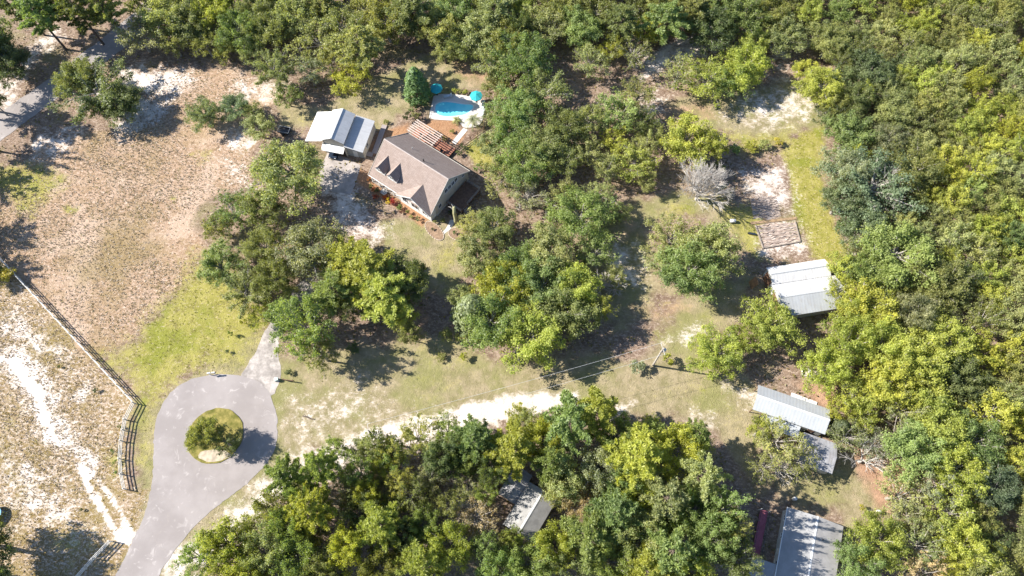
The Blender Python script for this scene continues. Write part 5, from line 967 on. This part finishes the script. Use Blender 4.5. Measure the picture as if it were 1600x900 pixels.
for px, py, r, h, c, nm in ((450,583,7,1.0,'k','dark twiggy shrub on the lawn right of the driveway mouth'),(361,521,5,1.6,'m','upright green shrub on the grass above the cul-de-sac'),(381,503,6,1.6,'y','yellow-green shrub on the grass at the top of the green patch'),(356,550,4,.9,'k','small dark shrub in a sandy ring above the cul-de-sac'),(93,573,3,.7,'k','tiny dark shrub in the sandy lot'),(150,609,5,.9,'k','dark shrub beside the sandy bare patch in the lot'),(187,667,4,.9,'d','upper dark shrub left of the curved fence'),(177,705,4,1.0,'c','upper green shrub left of the curved fence'),(180,722,4,1.0,'m','middle green shrub left of the curved fence'),(182,738,3.5,.9,'c','lower green shrub left of the curved fence'),(128,796,4,.7,'k','dark shrub in the middle of the sandy lot'),
     (1043,562,11,2.6,'y','bright yellow-green bush right of the utility pole'),(997,571,16,2.4,'g','pale grey-green bush left of the utility pole'),(1312,352,13,2.6,'m','round green bush on the edge of the green strip'),(700,524,13,1.6,'o','olive bush left of the central grove'),(722,528,12,1.6,'l','pale bush at the left foot of the central grove'),(1345,793,7,1.6,'Y','bright yellow bush near the orange dirt patch'),(1172,228,14,2.0,'y','yellow-green bush left of the garden above'),(1196,226,12,1.9,'l','pale bush in the row above the garden'),(1214,222,10,1.7,'Y','yellow bush at the right of the row above the garden'),(1150,236,12,2.2,'m','mid green bush at the left of the row above the garden'),
     (1130,300,14,2.5,'d','dark olive bush right of the bare grey tree'),(1122,262,12,2.6,'o','olive bush behind the bare grey tree'),(724,556,8,1.8,'y','bright yellow-green bush at the lower left of the central grove'),(555,545,14,2,'d','dark shrub in the shade below the driveway grove'),(690,560,10,1,'o','low olive shrub on the lawn below the central grove')):
    plant(px, py, r, h, 'B', c, nm)
tp = thing('trampoline', 'trampoline with blue rim at the left edge below the sandy lot', 'trampoline', at(-9, 806)[:2] + (0,)); 
MB().add([(r_*math.cos(6.283*i/28), r_*math.sin(6.283*i/28), .92) for r_ in (1.35, 1.7) for i in range(28)] + [(r_*math.cos(6.283*i/28), r_*math.sin(6.283*i/28), .87) for r_ in (1.35, 1.7) for i in range(28)], [(i,28+i,28+(i+1)%28,(i+1)%28) for i in range(28)] + [(28+(i+1)%28,28+i,84+i,84+(i+1)%28) for i in range(28)] + [(56+i,i,(i+1)%28,56+(i+1)%28) for i in range(28)]).build('pad', BLUEPAD, tp)
MB().prism(ring(0,0,1.34,1.34,28), .88, .895).build('mat', BLACK, tp)
for i in range(6): a = 6.283*i/6; MB().tube([(1.6*math.cos(a),1.6*math.sin(a),0),(1.66*math.cos(a),1.66*math.sin(a),2.5)], [.03,.03], 6).build('pole', GALV, tp)
gt = thing('propane_tank', 'small white tank on the lawn left of the garden', 'tank', at(1144, 347)); MB().tube([(-.6,0,.5),(-.52,0,.5),(.52,0,.5),(.6,0,.5)], [.2,.38,.38,.2], 14).build('shell', WHITE, gt, True); 
for s in (-.35,.35): box('foot', CONC, gt, s-.08, s+.08, -.25, .25, 0, .16)
MB().tube([(0,0,.85),(0,0,1.0)], [.1,.1], 8).build('valve_cap', GALV, gt)
bk = thing('feed_trough', 'dark trough lying beside the garden plot', 'trough', at(1175, 366), R_(-12)); MB().prism(smooth_poly([(-.9,-.22),(.9,-.22),(.9,.22),(-.9,.22)],1), 0, .32).build('shell', BLACK, bk); MB().prism(smooth_poly([(-.8,-.15),(.8,-.15),(.8,.15),(-.8,.15)],1), .321, .33).build('water', GLASS, bk)
for px, py, nm in ((1371, 800, 'white drum standing near the orange dirt patch'), (1240, 780, 'white drum on the shaded lawn above the double-wide home')):
    o = thing('drum', nm, 'drum', at(px, py)); MB().tube([(0,0,0),(0,0,.25),(0,0,.27),(0,0,.6),(0,0,.62),(0,0,.9)], [.3,.3,.32,.32,.3,.3], 16).build('shell', WHITE, o); MB().tube([(.12,.08,.9),(.12,.08,.93)], [.05,.05], 8).build('bung', BLACK, o)
# garden plots: every furrow ridge a piece
def plot(label, quad, rows, m1, m2, edge_m=None):
    o = thing('garden_plot', label, 'garden'); A, B, C, D = [Vector(at(*q)) for q in quad]; r = random.Random(rows)
    for k in range(rows):
        t = (k + .5)/rows; p, q = A.lerp(D, t), B.lerp(C, t); w = (A - D).length/rows; mb = MB(); vs = []; n = 14
        dv = (q - p).normalized(); nv = Vector((-dv.y, dv.x, 0))
        for i in range(n + 1):
            c = p.lerp(q, i/n) + nv*r.uniform(-.14,.14)
            for s, h in ((-.42, .0), (-.15, .13), (.15, .13), (.42, .0)): vs.append(c + nv*s*w + Vector((0,0,h*r.uniform(.2,1.5) + .006)))
        mb.add(vs, [(i*4+j+1, i*4+j, i*4+4+j, i*4+4+j+1) for i in range(n) for j in range(3)]).build('soil_ridge', m1 if k % 2 else m2, o)
    if edge_m:
        for p, q in ((A, D), (B, C), (D, C)): MB().bar(p + Vector((0,0,.12)), q + Vector((0,0,.12)), .22, .24).build('edging_board', edge_m, o)
S1 = plain('ridge_sand', (.47,.39,.34), .95, .4, 1.5, 6, bmp=.8); S2 = plain('ridge_soil', (.42,.33,.28), .95, .35, 1.5, 6, bmp=.8)
plot('lower ridged garden plot just behind the twin-roofed barn', [(1180, 352), (1242, 347), (1250, 378), (1192, 388)], 12, S1, S2, WOOD); plot('upper ridged garden plot below the sandy bed', [(1172, 310), (1212, 306), (1220, 338), (1177, 342)], 12, S1, plain('ridge_dark', (.38,.31,.27), .95, .35, 1.5, 6, bmp=.8))
hs = thing('straw_row', 'brown straw strip between the two garden plots', 'straw'); MB().slab([(*at(1172,347)[:2],.1),(*at(1244,339)[:2],.12),(*at(1245,343)[:2],.11),(*at(1174,351)[:2],.1)], .1).build('mulch', plain('straw', (.36,.25,.15), .95, .3, 2, 8, bmp=.8), hs)

# ---------------------------------------------------------------- dry grass tufts on the open ground (nobody could count them)
def tufts(name, label, n, keys, seed, size, cols, thresh=.35):
    r = np.random.default_rng(seed); m = int(n * 5); u = r.uniform(-115, 110, m); w = r.uniform(0, 125, m)
    d = sum(mask_at(k, u, w) for k in keys); keep = (d > thresh) & (r.random(m) < np.clip(d, 0, 1) * np.clip((fbm(u, w, 11, 77) - .3) * 2.6, .12, 1)) & (mask_at('sand', u, w) < .85)
    rp_ = poly_sd(u, w, gp(road_px)); keep &= rp_ < -.3; keep &= poly_sd(u, w, gp(r2)) < -.3; keep &= poly_sd(u, w, gp(drive_px)) < -.2
    u, w = u[keep][:n], w[keep][:n]; n = len(u); k = 5
    s = r.uniform(.5, 1.4, n)**1.5 * size; ph = r.random((n, k))*6.283; ln = s[:, None]*r.uniform(.6, 1.3, (n, k)); hh = s[:, None]*r.uniform(.35, 1.0, (n, k))
    c = np.stack([u, w, np.zeros(n)], -1)[:, None, :]; dx = np.stack([np.cos(ph), np.sin(ph), 0*ph], -1); sx = np.stack([-np.sin(ph), np.cos(ph), 0*ph], -1); wd = (s*.33)[:, None, None]
    v = np.stack([c - sx*wd, c + sx*wd, c + dx*ln[..., None] + np.stack([0*hh, 0*hh, hh], -1)], 2).reshape(-1, 3)
    me = bpy.data.meshes.new(name); fast_mesh(me, v, np.arange(len(v)).reshape(-1, 3), 3)
    ca_ = me.color_attributes.new('dry', 'FLOAT_COLOR', 'POINT'); pal = np.array(cols)[r.integers(0, len(cols), n)]*r.uniform(.75, 1.25, (n, 1)); cc = np.concatenate([np.repeat(pal, k*3, 0), np.ones((n*k*3, 1))], 1)
    ca_.data.foreach_set('color', cc.astype(np.float32).ravel())
    mm, nt, b = nmat(name + '_blades'); vc = N(nt, 'ShaderNodeVertexColor', layer_name='dry'); link(nt, vc.outputs[0], b.inputs['Base Color']); b.inputs['Roughness'].default_value = .9; b.inputs['Specular IOR Level'].default_value = .1
    me.materials.append(mm); o = link_obj(name, me); tag(o, label, 'grass', kind='stuff')
tufts('dry_grass', 'dry brown and straw grass tufts over the open fields', 70000, ('field', 'lot'), 3, .15, [(.25,.185,.11),(.31,.24,.16),(.38,.31,.23),(.21,.155,.09),(.44,.37,.29),(.22,.185,.08)])
tufts('green_grass', 'yellow-green grass tufts on the greener patches', 24000, ('green',), 5, .13, [(.17,.175,.02),(.22,.20,.04),(.13,.14,.015),(.28,.24,.09)])
tufts('lawn_grass', 'short straw coloured grass tufts on the lawns', 12000, ('lawn',), 9, .10, [(.26,.20,.12),(.20,.16,.08),(.32,.25,.17)])
# leaf litter and low weeds under the trees
lr = np.random.default_rng(21); n = 26000; u = lr.uniform(-125, 125, n); w = lr.uniform(0, 132, n); d = sum(mask_at(k, u, w) for k in ('field', 'lot', 'lawn', 'green', 'sand')); kp = (d < .25) & (poly_sd(u, w, gp(road_px)) < -.3) & (poly_sd(u, w, gp(r2)) < -.3) & (poly_sd(u, w, gp(drive_px)) < -.2) & (poly_sd(u, w, gp([(660,135),(765,135),(770,240),(700,290),(640,350),(560,290),(580,190),(650,185)])) < 0) & (poly_sd(u, w, gp([(470,165),(600,165),(600,250),(470,250)])) < 0) & (poly_sd(u, w, gp([(1170,280),(1260,280),(1270,400),(1170,400)])) < 0)
u, w = u[kp], w[kp]; cen = np.stack([u, w, lr.uniform(.03, .35, len(u))], -1); nn = unit(len(u)) * .5 + [0, 0, .8]; nn /= np.linalg.norm(nn, axis=1, keepdims=True)
wd = leaf_mesh('undergrowth', cen, nn, lr.uniform(.12, .34, len(u)), lr.random(len(u)), LEAF); uo = link_obj('undergrowth', wd); uo.color = (.16, .14, .06, 1); tag(uo, 'low weeds and fallen leaves under the trees', 'undergrowth', kind='stuff')
